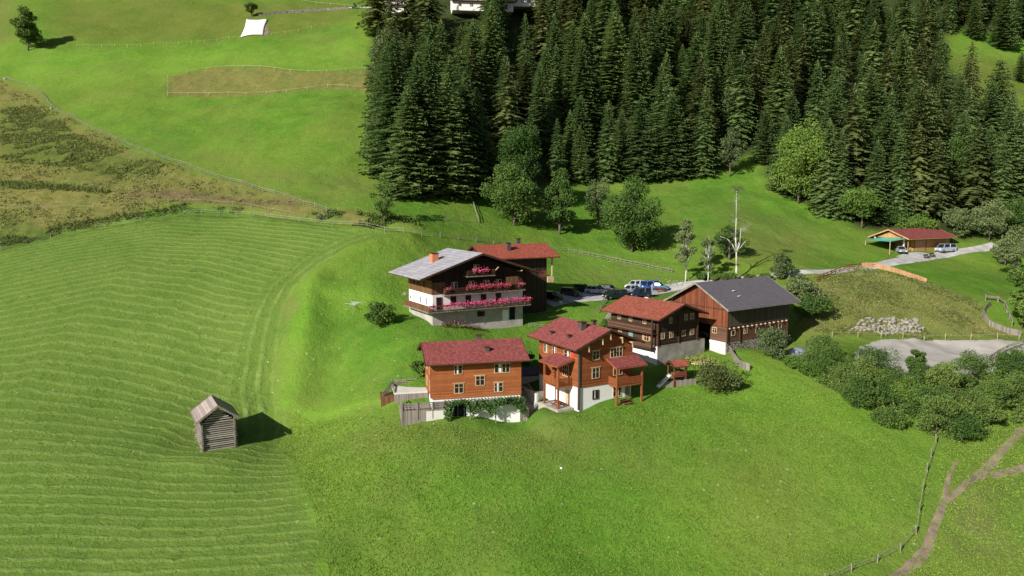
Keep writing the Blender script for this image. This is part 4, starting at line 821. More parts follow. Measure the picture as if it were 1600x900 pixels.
bl_spots = [g(815,306), g(1247,318), g(1480,300), g(1372,262), g(1315,190), g(608,152), g(1346,357)]
hh = [g(585,28), g(640,20), g(707,20), g(760,18), g(800,14), g(840,14)]
for x, y in zip(XS[ok], YS[ok]):
    if abs(x) > y*.70+12 or y > 455: continue
    if any((x-s.x)**2+(y-s.y)**2 < 5.5**2 for s in bl_spots) or any((x-s.x)**2+(y-s.y-5)**2 < 15**2 for s in hh): continue
    dm = 9.2+(y-190)*.006
    if accept(x, y, dm): cand.append((x, y)); trees.append((x, y, random.choice([random.uniform(16, 24), random.uniform(24, 31), random.uniform(28, 36)]), random.choice([0,1,2,3,4,5,6,6,7]), False))
def pjy(x, y, z):
    fw = y*math.cos(PITCH)-(z-CZ)*math.sin(PITCH); return 800+F*x/fw, 450-F*(y*math.sin(PITCH)+(z-CZ)*math.cos(PITCH))/fw
tt_ = []
for x, y, h, k, fr in trees:
    z = float(H(x, y)[0]); px_, pt_ = pjy(x, y, z+h); lim = 24 if (568 < px_ < 655 or 682 < px_ < 752 or 785 < px_ < 850) else -99
    if pt_ < lim and not (fr and px_ > 655) and random.random() < .8:
        pb_ = pjy(x, y, z)[1]; h2 = h*(pb_-lim-random.uniform(0, 25))/(pb_-pt_)
        if h2 < 8: continue
        h = h2
    tt_.append((x, y, h, k, fr))
trees = tt_
trees.sort(key=lambda t: t[2]/t[1]*-1)
front = [t for t in trees if t[4]]; rest = [t for t in trees if not t[4]]
def visible(t):     # a tree the photo shows nothing of may be left out: wholly behind or above the frame
    z = float(H(t[0], t[1])[0]); fw = t[1]*math.cos(PITCH)-(z-CZ)*math.sin(PITCH)
    return 450-F*(t[1]*math.sin(PITCH)+(z-CZ)*math.cos(PITCH))/fw > -25
print('trees', len(trees), len(rest))
rest_v = rest
indiv = rest_v[:300-len(front)]; stuff = rest_v[300-len(front):]
GRP = 'spruces of the hillside forest'
for i, (x, y, h, k, _) in enumerate(front): put_spruce(k, x, y, h, 'dark green spruce standing in the front row of the hillside forest at the meadow edge', 'front row spruces of the forest', 'larch' if k == 5 else 'spruce', 1.08)
for i, (x, y, h, k, _) in enumerate(indiv): put_spruce(k, x, y, h, 'dark green spruce standing inside the hillside forest behind its front row', GRP, 'larch' if (k == 5 or random.random() < .25) else 'spruce', random.uniform(.9, 1.15))
LOW = [spruce_mesh(20+i, 24, 3.6, 1.0, 8, .35, .05, 3) for i in range(3)]
acc = []
for x, y, h, k, _ in stuff:
    Q = LOW[k % 3]; a = random.uniform(0, 6.28); s = h/24; R_ = np.array([[math.cos(a), -math.sin(a), 0], [math.sin(a), math.cos(a), 0], [0, 0, 1]]); acc.append(Q@R_.T*s+np.array([x, y, float(H(x, y)[0])-.3]))
if acc: so_ = qmesh('distant_spruce_forest', np.concatenate(acc), M['spruce']); tag(so_, 'far upper part of the spruce forest reading as one dark green mass', 'forest', kind='stuff')
for px, py, h in ((1594,127,13),(1578,196,13),(1590,208,9),(1560,225,10)):
    P = g(px, py); put_spruce(4, P.x, P.y, h, {1594:'small dark spruce alone at the right edge of the far clearing', 1578:'larger of the small spruces at the lower end of the far clearing', 1590:'smallest spruce at the right edge below the far clearing', 1560:'young spruce at the left foot of the far clearing'}[px], None, 'spruce', 1.2)
# ---------------------------------------------------------------- meadow tufts, weeds (nobody could count them)
def scatter(name, label, cat, poly, n, size, mat, hgt, per=5, dens=None):
    P = gl(poly); x = rng.uniform(P[:, 0].min(), P[:, 0].max(), n*3); y = rng.uniform(P[:, 1].min(), P[:, 1].max(), n*3); k = inside(x, y, P)
    if dens: k &= (vnoise(x, y, 5, 21)+vnoise(x, y, 2, 22)*.6 > dens)
    x = x[k][:n]; y = y[k][:n]; z = H(x, y); m_ = len(x); C = np.repeat(np.stack([x, y, z], -1), per, 0); C[:, :2] += rng.normal(size=(len(C), 2))*size*.6; C[:, 2] += np.abs(rng.normal(size=len(C)))*hgt*np.repeat(.5+rng.random(m_), per)
    o = leaf_mesh(name, C, size, M[mat]); return tag(o, label, cat, kind='stuff')
M['grassblade'] = foliage('meadow grass blades', (.13, .235, .025), (.21, .31, .045), .7, .15); M['weeds'] = foliage('dark weeds', (.04, .085, .02), (.10, .15, .03), .7, .2); M['straw'] = foliage('dry straw grass', (.17, .185, .05), (.29, .28, .10), .8, .2)
scatter('meadow_grass', 'long uneven green grass of the unmown lower meadow', 'grass', [(440,700),(460,640),(640,665),(880,655),(1020,630),(1180,570),(1290,610),(1400,690),(1460,740),(1430,860),(1300,905),(515,905),(490,800)], 30000, .13, 'grassblade', .09, 4)
scatter('shrub_undergrowth', 'tangled green undergrowth filling the shrub belt below the riding yard', 'undergrowth', [(1235,560),(1290,575),(1340,590),(1400,600),(1500,600),(1600,590),(1600,660),(1540,680),(1500,690),(1450,680),(1400,655),(1330,625),(1270,595)], 9000, .26, 'leafmid', .6, 6, -.25)
scatter('bank_grass', 'dry yellowish tall grass on the bank above the riding yard', 'grass', [(1262,452),(1345,416),(1448,442),(1535,474),(1545,502),(1595,524),(1300,524),(1240,515)], 6500, .16, 'straw', .14, 4)
scatter('bank_weeds', 'green weeds growing through the dry bank above the riding yard', 'weeds', [(1262,452),(1345,416),(1448,442),(1535,474),(1545,502),(1595,524),(1300,524),(1240,515)], 4500, .18, 'scrub', .16, 5, -.02)
scatter('pasture_scrub', 'low dark green scrub covering the brown pasture at the left edge', 'scrub', [(0,160),(60,170),(150,225),(200,240),(260,255),(240,275),(190,270),(195,285),(120,262),(0,250)], 9000, .3, 'scrub', .3, 6, -.1)
scatter('pasture_scrub', 'thin line of low dark scrub crossing the brown pasture', 'scrub', [(0,284),(100,290),(175,300),(172,304),(90,298),(0,292)], 1200, .32, 'scrub', .4, 6)
scatter('pasture_grass', 'dry brownish grass of the upper left pasture', 'grass', [(0,126),(75,166),(262,256),(345,285),(480,320),(330,318),(280,314),(150,348),(0,366)], 9000, .35, 'straw', .2, 4, -.05)
scatter('ditch_growth', 'rough grass and weeds along the ditch above the mown field', 'weeds', [(0,370),(100,350),(200,335),(290,318),(380,325),(380,334),(290,331),(200,344),(100,362),(0,386)], 3500, .3, 'scrub', .35, 5, -.1)
scatter('verge_growth', 'tall weeds along the fence between mown field and guesthouse', 'weeds', [(480,330),(560,335),(650,345),(665,362),(600,366),(500,345)], 1500, .35, 'weeds', .35, 5, -.05)
scatter('trackside_grass', 'patchy rough grass around the cattle tracks at the lower right', 'grass', [(1470,700),(1600,600),(1600,905),(1400,905),(1462,830)], 7000, .13, 'grassblade', .1, 4)
0 and scatter('bank_herbs', 'darker herbs on the steep slope right of the mown field', 'weeds', [(488,490),(535,488),(540,580),(500,620),(475,600),(480,540)], 900, .18, 'weeds', .12, 5, .0)
# ---------------------------------------------------------------- fences
def fence(pts, label, name='post_fence', h=1.1, sp=3.2, rails=(.5, .95), rw=.06, pw=.12, mat='grey', pmat=None, group=None, lean=.05):
    P = gl(pts); cum = np.concatenate([[0], np.cumsum(np.hypot(*np.diff(P[:, :2], axis=0).T))]); n = min(99, max(1, int(cum[-1]/sp))); s = np.linspace(0, cum[-1], n+1)
    x = np.interp(s, cum, P[:, 0]); y = np.interp(s, cum, P[:, 1]); z = H(x, y); o = thing(name, label, 'fence', (x[0], y[0], z[0]), 0, group); O = np.array([x[0], y[0], z[0]])
    Q = np.stack([x, y, z], -1)-O; r = MB()
    for i in range(n+1):
        dx, dy = random.uniform(-lean, lean), random.uniform(-lean, lean); b = MB(); b.tube(Vector(Q[i])-Vector((0,0,.4)), Vector(Q[i])+Vector((dx, dy, h*random.uniform(.9, 1.1))), pw/2, pw/2.3, 6); b.build('post', M[pmat or mat], o)
    for i in range(n):
        for rh in rails: r.beam(Vector(Q[i])+Vector((0,0,rh)), Vector(Q[i+1])+Vector((0,0,rh+random.uniform(-.06, .06))), rw*.6, rw)
    r.build('rail', M[mat], o); return o
def paling(pts, label, name='board_fence', h=1.2, mat='grey', w_=.12, gap=.02, hvar=.05):
    P = gl(pts); cum = np.concatenate([[0], np.cumsum(np.hypot(*np.diff(P[:, :2], axis=0).T))]); n = int(cum[-1]/(w_+gap)); s = np.linspace(0, cum[-1], n+1)
    x = np.interp(s, cum, P[:, 0]); y = np.interp(s, cum, P[:, 1]); z = H(x, y); o = thing(name, label, 'fence', (x[0], y[0], z[0])); O = Vector((x[0], y[0], z[0])); b = MB(); r = MB()
    for i in range(n):
        p = Vector((x[i], y[i], z[i]))-O; q = Vector((x[i+1], y[i+1], z[i+1]))-O; d = (q-p)*.9; hh_ = h+random.uniform(-hvar, hvar); t = Vector((-d.y, d.x, 0)).normalized()*.03
        b.poly([p-t+Vector((0,0,-.3)), p+d-t+Vector((0,0,-.3)), p+d+t+Vector((0,0,-.3)), p+t+Vector((0,0,-.3)), p-t+Vector((0,0,hh_)), p+d-t+Vector((0,0,hh_)), p+d+t+Vector((0,0,hh_)), p+t+Vector((0,0,hh_))], [(0,3,2,1),(4,5,6,7),(0,1,5,4),(1,2,6,5),(2,3,7,6),(3,0,4,7)])
        if i % 8 == 0 and i+8 <= n:
            q = Vector((x[i+8], y[i+8], z[i+8]))-O
            for rh in (.3, h-.25): r.beam(p+t*2+Vector((0,0,rh)), q+t*2+Vector((0,0,rh)), .06, .09)
    b.build('board', M[mat], o); r.build('rail', M[mat], o); return o
M['fencewood'] = flat('pale grey fence wood', (.24, .23, .17), .9, .25, 2); M['tape'] = flat('pale fence tape', (.38, .42, .22), .8, .1)
fence([(5,124),(40,134),(62,146),(78,165),(100,180),(155,207),(215,234),(262,252),(310,268),(345,280),(387,291),(434,306),(484,322),(511,331)], 'long pale rail fence descending between the brown pasture and the bright upper meadow', sp=4.2, mat='fencewood', rw=.08, h=1.2, pw=.15)
fence([(0,330),(100,326),(169,324),(214,321),(285,316),(320,318),(378,322),(427,332),(476,342)], 'thin fence along the bottom of the brown pasture above the green strip', sp=5.5, mat='fencewood', rw=.05, pw=.16, rails=(.8,))
fence([(2,392),(60,375),(155,355),(225,345),(290,333),(325,334),(392,337),(455,345),(520,352),(600,362),(640,366),(664,370),(709,374),(744,378)], 'old fence along the top edge of the mown field', sp=4.5, mat='grey', rw=.07, pw=.16)
fence([(744,378),(800,384),(889,394)], 'wire fence behind the roof of the guesthouse', sp=4, mat='fencewood', rw=.05, pw=.14)
fence([(668,344),(710,346),(748,349)], 'short pale fence right of the young ash tree', sp=3.6, mat='fencewood', rw=.06)
fence([(733,308),(740,322),(748,349)], 'short leaning pole fence climbing towards the left spruces', sp=3, mat='fencewood', rw=.12)
TP_ = [(262,122),(295,113),(328,108),(360,106),(397,106),(422,108),(445,112),(474,114),(505,114),(535,111),(563,109),(600,109)]
fence([(262,149),(262,122)], 'left end tape fence of the brown hay strip', sp=6, mat='tape', rails=(.9,), rw=.05, pw=.14)
fence(TP_, 'tape fence along the upper edge of the brown hay strip', sp=6.6, mat='tape', rails=(.9,), rw=.06, pw=.16)
fence([(262,149),(290,149),(347,148),(398,149),(424,146),(451,144),(481,140),(513,136),(556,137),(575,141),(594,146),(610,154)], 'tape fence along the lower edge of the brown hay strip', sp=6.6, mat='tape', rails=(.9,), rw=.06, pw=.16)
fence([(120,73),(160,74),(215,73),(245,70),(270,71),(310,67),(350,62),(375,60)], 'line of short pale stakes left of the white ground sheet', sp=4.5, mat='tape', rails=(.9,), rw=.04, pw=.15)
fence([(424,55),(450,52),(480,47),(505,39)], 'line of short pale stakes right of the white ground sheet', sp=4.5, mat='tape', rails=(.9,), rw=.04, pw=.15)
fence([(472,3),(510,8),(560,12)], 'pale fence above the hillside lane', sp=6, mat='tape', rails=(.9,), rw=.06, pw=.16)
b_ = fence([(889,395),(920,400),(960,408),(1000,416),(1050,427)], 'rustic split rail fence running down towards the parked blue car', 'split_rail_fence', sp=1.1, mat='fencewood', rails=(.3,.8), rw=.09, pw=.12, h=1.0, lean=.5)
fence([(1275,442),(1290,434),(1310,426),(1330,419),(1348,416)], 'brown post and rail fence climbing the bank left of the fresh board fence', sp=2.2, mat='obeam', rails=(.5,.95), rw=.14, pw=.2, h=1.2)
paling([(1346,417),(1365,417),(1395,425),(1420,433),(1448,443)], 'fresh orange board fence on top of the bank', mat='fresh', h=1.0, w_=.2)
fence([(1255,440),(1290,431),(1330,424)], 'low pale rail along the road behind the barn willow', sp=3, mat='fresh', rw=.1, pw=.12, h=.8, rails=(.6,))
fence([(1300,527),(1350,528),(1400,529),(1480,530),(1515,531),(1555,531),(1592,531)], 'thin pale fence along the upper edge of the riding yard', sp=4.4, mat='tape', rails=(.9,), rw=.025, pw=.11)
paling([(1545,508),(1540,500),(1536,492),(1541,484),(1548,478)], 'curved dark end of the weathered board fence at the right', mat='grey', h=1.1, w_=.25, gap=.15)
paling([(1536,499),(1545,508),(1560,516),(1580,522),(1596,526)], 'silvery weathered board fence curving above the riding yard', mat='grey', h=1.1, w_=.18)
fence([(1540,470),(1555,471),(1566,473),(1574,490),(1581,510)], 'sturdy grey rail fence enclosing the small green at the right', sp=2.2, mat='grey', rails=(.9,1.0), rw=.22, pw=.24, h=1.3)
fence([(1545,566),(1560,556),(1575,548),(1600,540)], 'rough pole fence at the right end of the riding yard', 'pole_fence', sp=1.6, mat='fencewood', rails=(.3,.7,1.0), rw=.14, pw=.14, lean=.3)
fence([(1463,692),(1455,716),(1447,745),(1441,770),(1437,800),(1432,835)], 'leaning wire fence beside the dirt path at the lower right', sp=3.2, mat='fencewood', rails=(.6,.95), rw=.04, pw=.16, lean=.2)
fence([(1432,835),(1422,852),(1400,866),(1380,876),(1350,888),(1320,898),(1290,912)], 'sagging wire fence leading out of the bottom of the meadow', sp=3.4, mat='fencewood', rails=(.5,.85), rw=.05, pw=.16, lean=.15)
paling([(1028,606),(1045,605),(1065,603),(1088,600)], 'low grey board fence below the playhouse', mat='grey', h=.9)
paling([(1139,550),(1146,562),(1155,573),(1172,580)], 'grey board fence running down from the barn corner', mat='grey', h=1.1, w_=.16)
fence([(826,512),(838,512),(852,514)], 'tiny grey fence below the right end of the guesthouse', sp=.5, mat='grey', rails=(.3,.7), rw=.06, pw=.07, h=.8)
fence([(948,470),(940,480),(934,490)], 'sloping wooden stair rail left of the small farmhouse roof', sp=2, mat='grey', rails=(.5,1.0), rw=.1, pw=.12)
# ---------------------------------------------------------------- vehicles
def paint(name, c): m = N(name, .3, .5); m.b.inputs['Coat Weight'].default_value = .6; return m.col(c)
M['rubber'] = flat('tyre rubber', (.02, .02, .02)); M['rim'] = flat('alloy rim', (.35, .35, .36), .4, .05, 1, .5, .7)
M['lampglass'] = flat('headlamp glass', (.7, .7, .72), .15, .03, 1, .6); M['rearlamp'] = flat('tail lamp', (.35, .01, .01), .2, .1, 1, .6)
def car(px, py, yaw, paintmat, label, kind='hatch', L=4.3, W=1.8, Hc=1.5, name='parked_car'):
    """x = forwards"""
    P = g(px, py); t = thing(name, label, 'van' if kind == 'van' else 'car', (P.x, P.y, P.z+.09), math.radians(yaw), None)
    h = L/2; bl = Hc*.60; f0, f1 = (.30, .12) if kind != 'van' else (.44, .30)
    prof = [(-h, .32), (-h+.05, bl-.02), (-h+.25, bl+.02), (h*f0, bl+.02), (h-.45, bl-.16), (h-.05, bl-.34), (h, .35), (h-.15, .2), (-h+.15, .2)]
    if kind == 'van': prof = [(-h, .32), (-h+.03, bl), (h*.5, bl), (h-.25, bl-.22), (h, bl-.5), (h, .35), (h-.15, .22), (-h+.15, .22)]
    b = MB(); b.extr([(a, z) for a, z in prof], -W/2, W/2, 'y'); body = b.build('body', M[paintmat], t, bevel=.07)
    rb = -h+(.10 if kind in ('suv', 'van') else .22); x0, x1 = rb, (h*.42 if kind != 'van' else h*.68); tx0 = rb+(.15 if kind in ('suv', 'van') else .55); tx1 = h*f1 if kind != 'van' else h*.42
    b = MB(); w0, w1 = W/2-.04, W/2-.20; b.poly([(x0,-w0,bl+.01),(x1,-w0,bl+.01),(x1,w0,bl+.01),(x0,w0,bl+.01),(tx0,-w1,Hc-.04),(tx1,-w1,Hc-.04),(tx1,w1,Hc-.04),(tx0,w1,Hc-.04)], [(0,3,2,1),(4,5,6,7),(0,1,5,4),(1,2,6,5),(2,3,7,6),(3,0,4,7)])
    b.build('windows', M['glass'], t, bevel=.03)
    b = MB(); b.box(tx0-.05, tx1+.05, -w1-.02, w1+.02, Hc-.039, Hc+.02)
    for s_ in (-1, 1):
        for xa, xb in ((x0+.02, tx0), (x0+(x1-x0)*.5-.04, tx0+(tx1-tx0)*.5), (x1-.02, tx1)): b.beam((xa, s_*(w0+.005), bl), (xb, s_*(w1+.005), Hc-.02), .09, .05)
    b.build('roof', M[paintmat], t)
    for sx in (-1, 1):
        for sy in (-1, 1):
            c = Vector((sx*L*.305, sy*(W/2-.1), .31)); wh = MB().tube(c-Vector((0,.11,0)), c+Vector((0,.13,0)), .33, .33, 16).build('wheel', M['rubber'], t); yy = c.y+sy*.135; MB().tube((c.x, yy-.02, .31), (c.x, yy+.012, .31), .2, .19, 12).build('rim', M['rim'], wh)
    for sy in (-1, 1):
        MB().box(h-.14, h+.012, sy*(W/2-.32)-.18, sy*(W/2-.32)+.18, bl-.50 if kind != 'van' else .75, bl-.34 if kind != 'van' else .97).build('headlight', M['lampglass'], t)
        MB().box(-h-.015, -h+.1, sy*(W/2-.22)-.12, sy*(W/2-.22)+.12, bl-.35, bl-.08).build('taillight', M['rearlamp'], t)
        MB().box(x1-.35, x1-.2, sy*(W/2+.09)-.09, sy*(W/2+.09)+.09, bl+.05, bl+.2).build('mirror', M[paintmat], t)
    MB().box(h-.02, h+.015, -.45, .45, .42, .55).build('grille', M['rubber'], t)
    return t
for nm, c in (('p_black', (.012, .014, .014)), ('p_green', (.010, .022, .016)), ('p_navy', (.02, .035, .07)), ('p_silver', (.38, .42, .50)), ('p_white', (.72, .74, .76)), ('p_blue', (.02, .12, .50)), ('p_teal', (.01, .16, .30)), ('p_brown', (.05, .035, .028)), ('p_grey', (.34, .36, .40))): M[nm] = paint(nm[2:]+' car paint', c)
car(893,462,-28,'p_brown','dark brown car in the shade nearest the guesthouse wall, nose to the right','suv')
car(862,468,-30,'p_black','black car deepest in the shadow beside the guesthouse','hatch')
car(911,456,-28,'p_black','dark car in the shadow edge behind the brown car','hatch')
car(931,459,-30,'p_silver','silver blue hatchback parked between the shaded cars and the black estate','hatch')
car(952,457,-30,'p_black','black estate parked right behind the silver blue hatchback','suv')
car(961,467,200,'p_green','very dark green off road car in the front row facing left','suv',4.7,1.85,1.75)
car(985,458,-150,'p_silver','pale silver car behind the two dark front row cars','hatch',4.2)
car(992,451,-150,'p_white','white car behind the pale silver car','suv',4.2,1.8,1.6)
car(999,464,205,'p_navy','dark navy off road car right in the front row','suv',4.6,1.85,1.7)
car(1014,453,-150,'p_blue','bright blue minivan at the right of the car park','van',4.5,1.85,1.8)
car(1029,453,-25,'p_teal','teal blue hatchback at the right end of the parked cars','hatch')
car(1407,395,-100,'p_grey','grey car parked under the open end of the shed','hatch')
car(1477,394,200,'p_silver','silver van with dark side windows parked beside the shed','van',5.3,1.95,2.0,'parked_van')
# ---------------------------------------------------------------- boulders of the stone bank
def boulder_mesh(seed):
    import bmesh
    bm = bmesh.new(); bmesh.ops.create_icosphere(bm, subdivisions=2, radius=.5); r = np.random.default_rng(seed); pl = [Vector(r.normal(size=3)).normalized() for _ in range(9)]
    for v in bm.verts:
        for p in pl:
            d = v.co.dot(p)
            if d > .36: v.co -= p*(d-.36)
    me_ = bpy.data.meshes.new('boulder'); bm.to_mesh(me_); bm.free(); return me_
BM = [boulder_mesh(i) for i in range(5)]
for m_ in BM: m_.materials.append(M['stonegrey'])
BP = gl([(1328,518),(1338,505),(1355,498),(1400,496),(1430,500),(1442,512),(1436,521),(1380,523)]); bc = []
for _ in range(3000):
    x = random.uniform(BP[:, 0].min(), BP[:, 0].max()); y = random.uniform(BP[:, 1].min(), BP[:, 1].max())
    if len(bc) < 150 and in_poly(x, y, BP) and all((x-a)**2+(y-c)**2 > .62**2 for a, c in bc):
        bc.append((x, y)); s = random.uniform(.6, 1.25); o = bpy.data.objects.new('boulder', BM[len(bc) % 5]); COL.objects.link(o); o.location = (x, y, float(H(x, y)[0])+.08*s); o.scale = (s*1.2, s*.9, s*.7); o.rotation_euler = (random.random()*.6, random.random()*.6, random.random()*6)
        tag(o, 'pale boulder laid in the stone bank above the riding yard', 'boulder', 'boulders of the stone bank')
for px, py, s, lb in ((877,733,.32,'small white stone lying alone in the lower meadow'), (505,341,0,''), (8,124,1.2,'pale boulder at the upper left end of the long rail fence'), (80,170,1.0,'pale boulder beside the bend of the long rail fence')):
    if s: P = g(px, py); o = bpy.data.objects.new('boulder', BM[0].copy()); o.data.materials.clear(); o.data.materials.append(M['white'] if px == 877 else M['stonegrey']); COL.objects.link(o); o.location = P+Vector((0,0,.12)); o.scale = (s*1.3, s, s*.9); tag(o, lb, 'stone')
# roadside rubble near the car park
for k in range(26):
    px = 1036+random.uniform(0, 40); py = 447+random.uniform(-9, 1)-(px-1036)*.02; P = g(px, py); s = random.uniform(.3, .7); o = bpy.data.objects.new('field_stone', BM[k % 5]); COL.objects.link(o); o.location = P+Vector((0,0,.05)); o.scale = (s, s, s*.7); tag(o, 'small pale stone heaped on the verge right of the parked cars', 'stone', 'verge stones')
# ---------------------------------------------------------------- small things
tp = gl([(376,59),(385,31),(418,31),(412,40),(411,55),(396,56)]); b = MB(); nn = 12
TL, TR, BR, BLc = [np.array(un(*p, 1)) for p in ((0,0),(0,0),(0,0),(0,0))] if False else (tp[1], tp[2], tp[4], tp[0]); V = []
for i in range(nn+1):
    for j in range(nn+1):
        u_, v_ = i/nn, j/nn; p = (BLc*(1-u_)+BR*u_)*(1-v_)+(TL*(1-u_)+TR*u_)*v_; p = p.copy(); p[0] -= .0; c = (np.array([tp[:, 0].mean(), tp[:, 1].mean()])-p[:2])*.10*(math.sin(math.pi*u_)+math.sin(math.pi*v_))*(1 if max(abs(u_-.5), abs(v_-.5)) > .4 else .3); p[0] += c[0]; p[1] += c[1]
        V.append((p[0]-tp[0][0], p[1]-tp[0][1], float(H(p[0], p[1])[0])-tp[0][2]+.35+.05*math.sin(i*1.7)*math.sin(j*1.3)))
b.poly(V, [(i*(nn+1)+j, (i+1)*(nn+1)+j, (i+1)*(nn+1)+j+1, i*(nn+1)+j+1) for i in range(nn) for j in range(nn)]); o = b.build('ground_sheet', M['tarp'], None, True); o.location = tp[0]; sm = o.modifiers.new('s', 'SOLIDIFY'); sm.thickness = .03; tag(o, 'bright white sheet spread on the upper meadow between two lines of stakes', 'sheet')
sheet('bare_soil_patch', [(410,40),(419,34),(422,56),(411,57)], M['dirt'], .08)
# stone edging wall of the hillside lane
P = gl([(405,24),(450,20),(500,17),(545,14)]); o = thing('stone_wall', 'long low stone wall below the lane at the top of the meadow', 'wall', P[0]); b = MB()
for k in range(3):
    for j in range(12):
        a = P[k]+(P[k+1]-P[k])*j/12-P[0]; c = P[k]+(P[k+1]-P[k])*(j+1)/12-P[0]; za = float(H(*(a+P[0])[:2])[0])-P[0][2]; zc = float(H(*(c+P[0])[:2])[0])-P[0][2]; b.beam((a[0], a[1], za+.3), (c[0], c[1], zc+.3), .7, 1.3+.2*random.random())
b.build('masonry', M['rubble'], o)
def lbase(px, py): return g(px, py)
# rotary dryer
P = lbase(553, 489); o = thing('rotary_dryer', 'open rotary clothes dryer on the grass left of the guesthouse', 'clothes dryer', P); MB().tube((0,0,-.1), (0,0,1.6), .03, .03, 6).build('pole', M['metal'], o); b = MB()
for k in range(4): a = k*math.pi/2+.5; b.tube((0,0,1.15), (1.6*math.cos(a), 1.6*math.sin(a), 1.75), .025, .02, 5)
b.build('arm', M['metal'], o); b = MB()
for r_ in (.5, .8, 1.1, 1.35, 1.58):
    for k in range(4): a = k*math.pi/2+.5; c = a+math.pi/2; zz = 1.15+.6*r_/1.6; b.tube((r_*math.cos(a), r_*math.sin(a), zz+.02), (r_*math.cos(c), r_*math.sin(c), zz+.02), .016, .016, 4)
b.build('line', M['white'], o)
# brush pile
P = lbase(505, 341); o = thing('brush_pile', 'grey heap of dead branches at the corner of the field fence', 'brush pile', P); b = MB()
for k in range(120): a = random.random()*6.28; r_ = random.uniform(.2, 1.4); z = random.uniform(0, 1.2)*(1-r_/1.8); c = random.uniform(-1, 1); p = Vector((r_*math.cos(a), r_*math.sin(a), z)); b.tube(p, p+Vector((math.cos(a+c)*.9, math.sin(a+c)*.9, random.uniform(-.1, .5))), .04, .015, 4)
b.build('branches', M['fencewood'], o)
# covered pile beside the barn
P = lbase(1247, 553); o = thing('covered_pile', 'pile covered with blue grey plastic beside the barn', 'covered pile', P); C = bpy.data.meshes.new('plastic_cover'); import bmesh
bm = bmesh.new(); bmesh.ops.create_icosphere(bm, subdivisions=3, radius=1)
for v in bm.verts: n_ = vnoise(np.array([v.co.x*3]), np.array([v.co.y*3+v.co.z*4]), .6, 2)[0]; v.co = Vector((v.co.x*1.9, v.co.y*1.2, max(-.3, v.co.z*.95)+.1))*(1+n_*.14)
bm.to_mesh(C); bm.free(); link('plastic_cover', C, M['bluetarp'], o)
# wood piles / hay beside the concrete base
P = lbase(1089, 566); o = thing('hay_pile', 'pale dry hay heap at the right end of the concrete base', 'hay heap', P); n = 900; C = rng.normal(size=(n, 3))*np.array([1.2, .7, .35]); C[:, 2] = np.abs(C[:, 2]); leaf_mesh('hay', C, .3, M['straw'], o)
P = lbase(947, 508); o = thing('plank_stack', 'leaning stack of old planks left of the small farmhouse', 'planks', P); b = MB()
for k in range(7): b.beam((-1.2+k*.12, -.8, 0), (.8+k*.12, 1.4, 2.2+.1*(k % 3)), .15, .04)
b.build('plank', M['greylog'], o)
# stairs and retaining wall between the chalets
o = thing('garden_stairs', 'stone steps and shaded retaining walls rising between the two orange chalets', 'stairs', L2(oC, 13, 13.2, .0), math.radians(25)); b = MB()
for k in range(13): b.box(0, 2.0, k*.45, k*.45+.46, -2, -.4+k*.26)
b.build('steps', M['conc'], o); b = MB(); b.box(-.3, -.01, -1, 6.5, -3, 1.3); b.build('left_wall', M['grey'], o); b = MB(); b.box(2.01, 2.3, .6, 6.5, -3, 2.4); b.box(2.3, 4.2, 2.4, 2.65, -3, 2.2); b.build('right_wall', M['offwhite'], o); b = MB()
for x in (-.15, 2.15): rail_run(b, (x, 0, .3 if x < 0 else 1.0), (x, 6, 3.2), .9, gap=.8)
b.build('handrail', M['grey'], o)
o = thing('outbuilding', 'low shaded outbuilding between the two orange chalets', 'outbuilding', L2(oC, 13, 12.9, 7.8), math.radians(20)); MB().box(0, 4.6, 0, 3, -2, 3.6).build('wall', M['offwhite'], o); gable_roof(o, 'x', 0, 4.6, .3, 0, 3, .4, 3.5, 4.2, 'roofgrey')
# playhouse, slide and swing
P = lbase(1057, 599); o = thing('playhouse', 'raised wooden playhouse with small red roof and a pale slide', 'playhouse', P, math.radians(22))
posts(o, [(-1, -.8), (1, -.8), (-1, .8), (1, .8)], -.5, 3.0, .13, 'redwood', 'leg'); MB().box(-1.15, 1.15, -.95, .95, 1.2, 1.32).build('platform', M['redwood'], o); b = MB(); rail_run(b, (-1.1, -.9, 1.32), (1.1, -.9, 1.32), .6, solid=True); rail_run(b, (1.1, -.9, 1.32), (1.1, .9, 1.32), .6, solid=True); b.build('railing', M['redwood'], o)
gable_roof(o, 'x', -1, 1, .35, -.8, .8, .4, 2.75, 3.5, 'rooforange', th=.07); b = MB(); b.beam((-1.1, 0, 1.35), (-3.6, -.6, -.1), .6, .05); b.beam((-1.1, .3, 1.45), (-3.6, -.3, .0), .05, .18); b.beam((-1.1, -.3, 1.45), (-3.6, -.9, .0), .05, .18); b.build('slide', M['slide'], o); MB().box(-1.0, .9, -.75, .75, -.4, .5).build('sandbox', M['redwood'], o)
P = lbase(1082, 592); o = thing('swing_frame', 'yellow pine swing frame with climbing ladder beside the playhouse', 'swing', P, math.radians(-12)); 
for x0_, sx in ((-.8, -1), (3.4, 1)):
    for s_ in (-1, 1): MB().tube((x0_+sx*.2, s_*1.2, -.5), (x0_, 0, 2.3), .07, .06, 7).build('leg', M['playwood'], o)
MB().tube((-1.2, 0, 2.32), (3.8, 0, 2.32), .08, .08, 8).build('crossbeam', M['playwood'], o); b = MB()
for k in range(6): b.beam((.3+k*.35, -.3, 2.45), (.3+k*.35, .9, 2.45), .05, .05)
b.beam((.2, .9, 2.44), (2.2, .9, 2.44), .07, .07); b.tube((2.1,.9,-.4), (2.1,.9,2.4), .05, .05); b.tube((.3,.9,-.4), (.3,.9,2.4), .05, .05); b.build('ladder', M['playwood'], o)
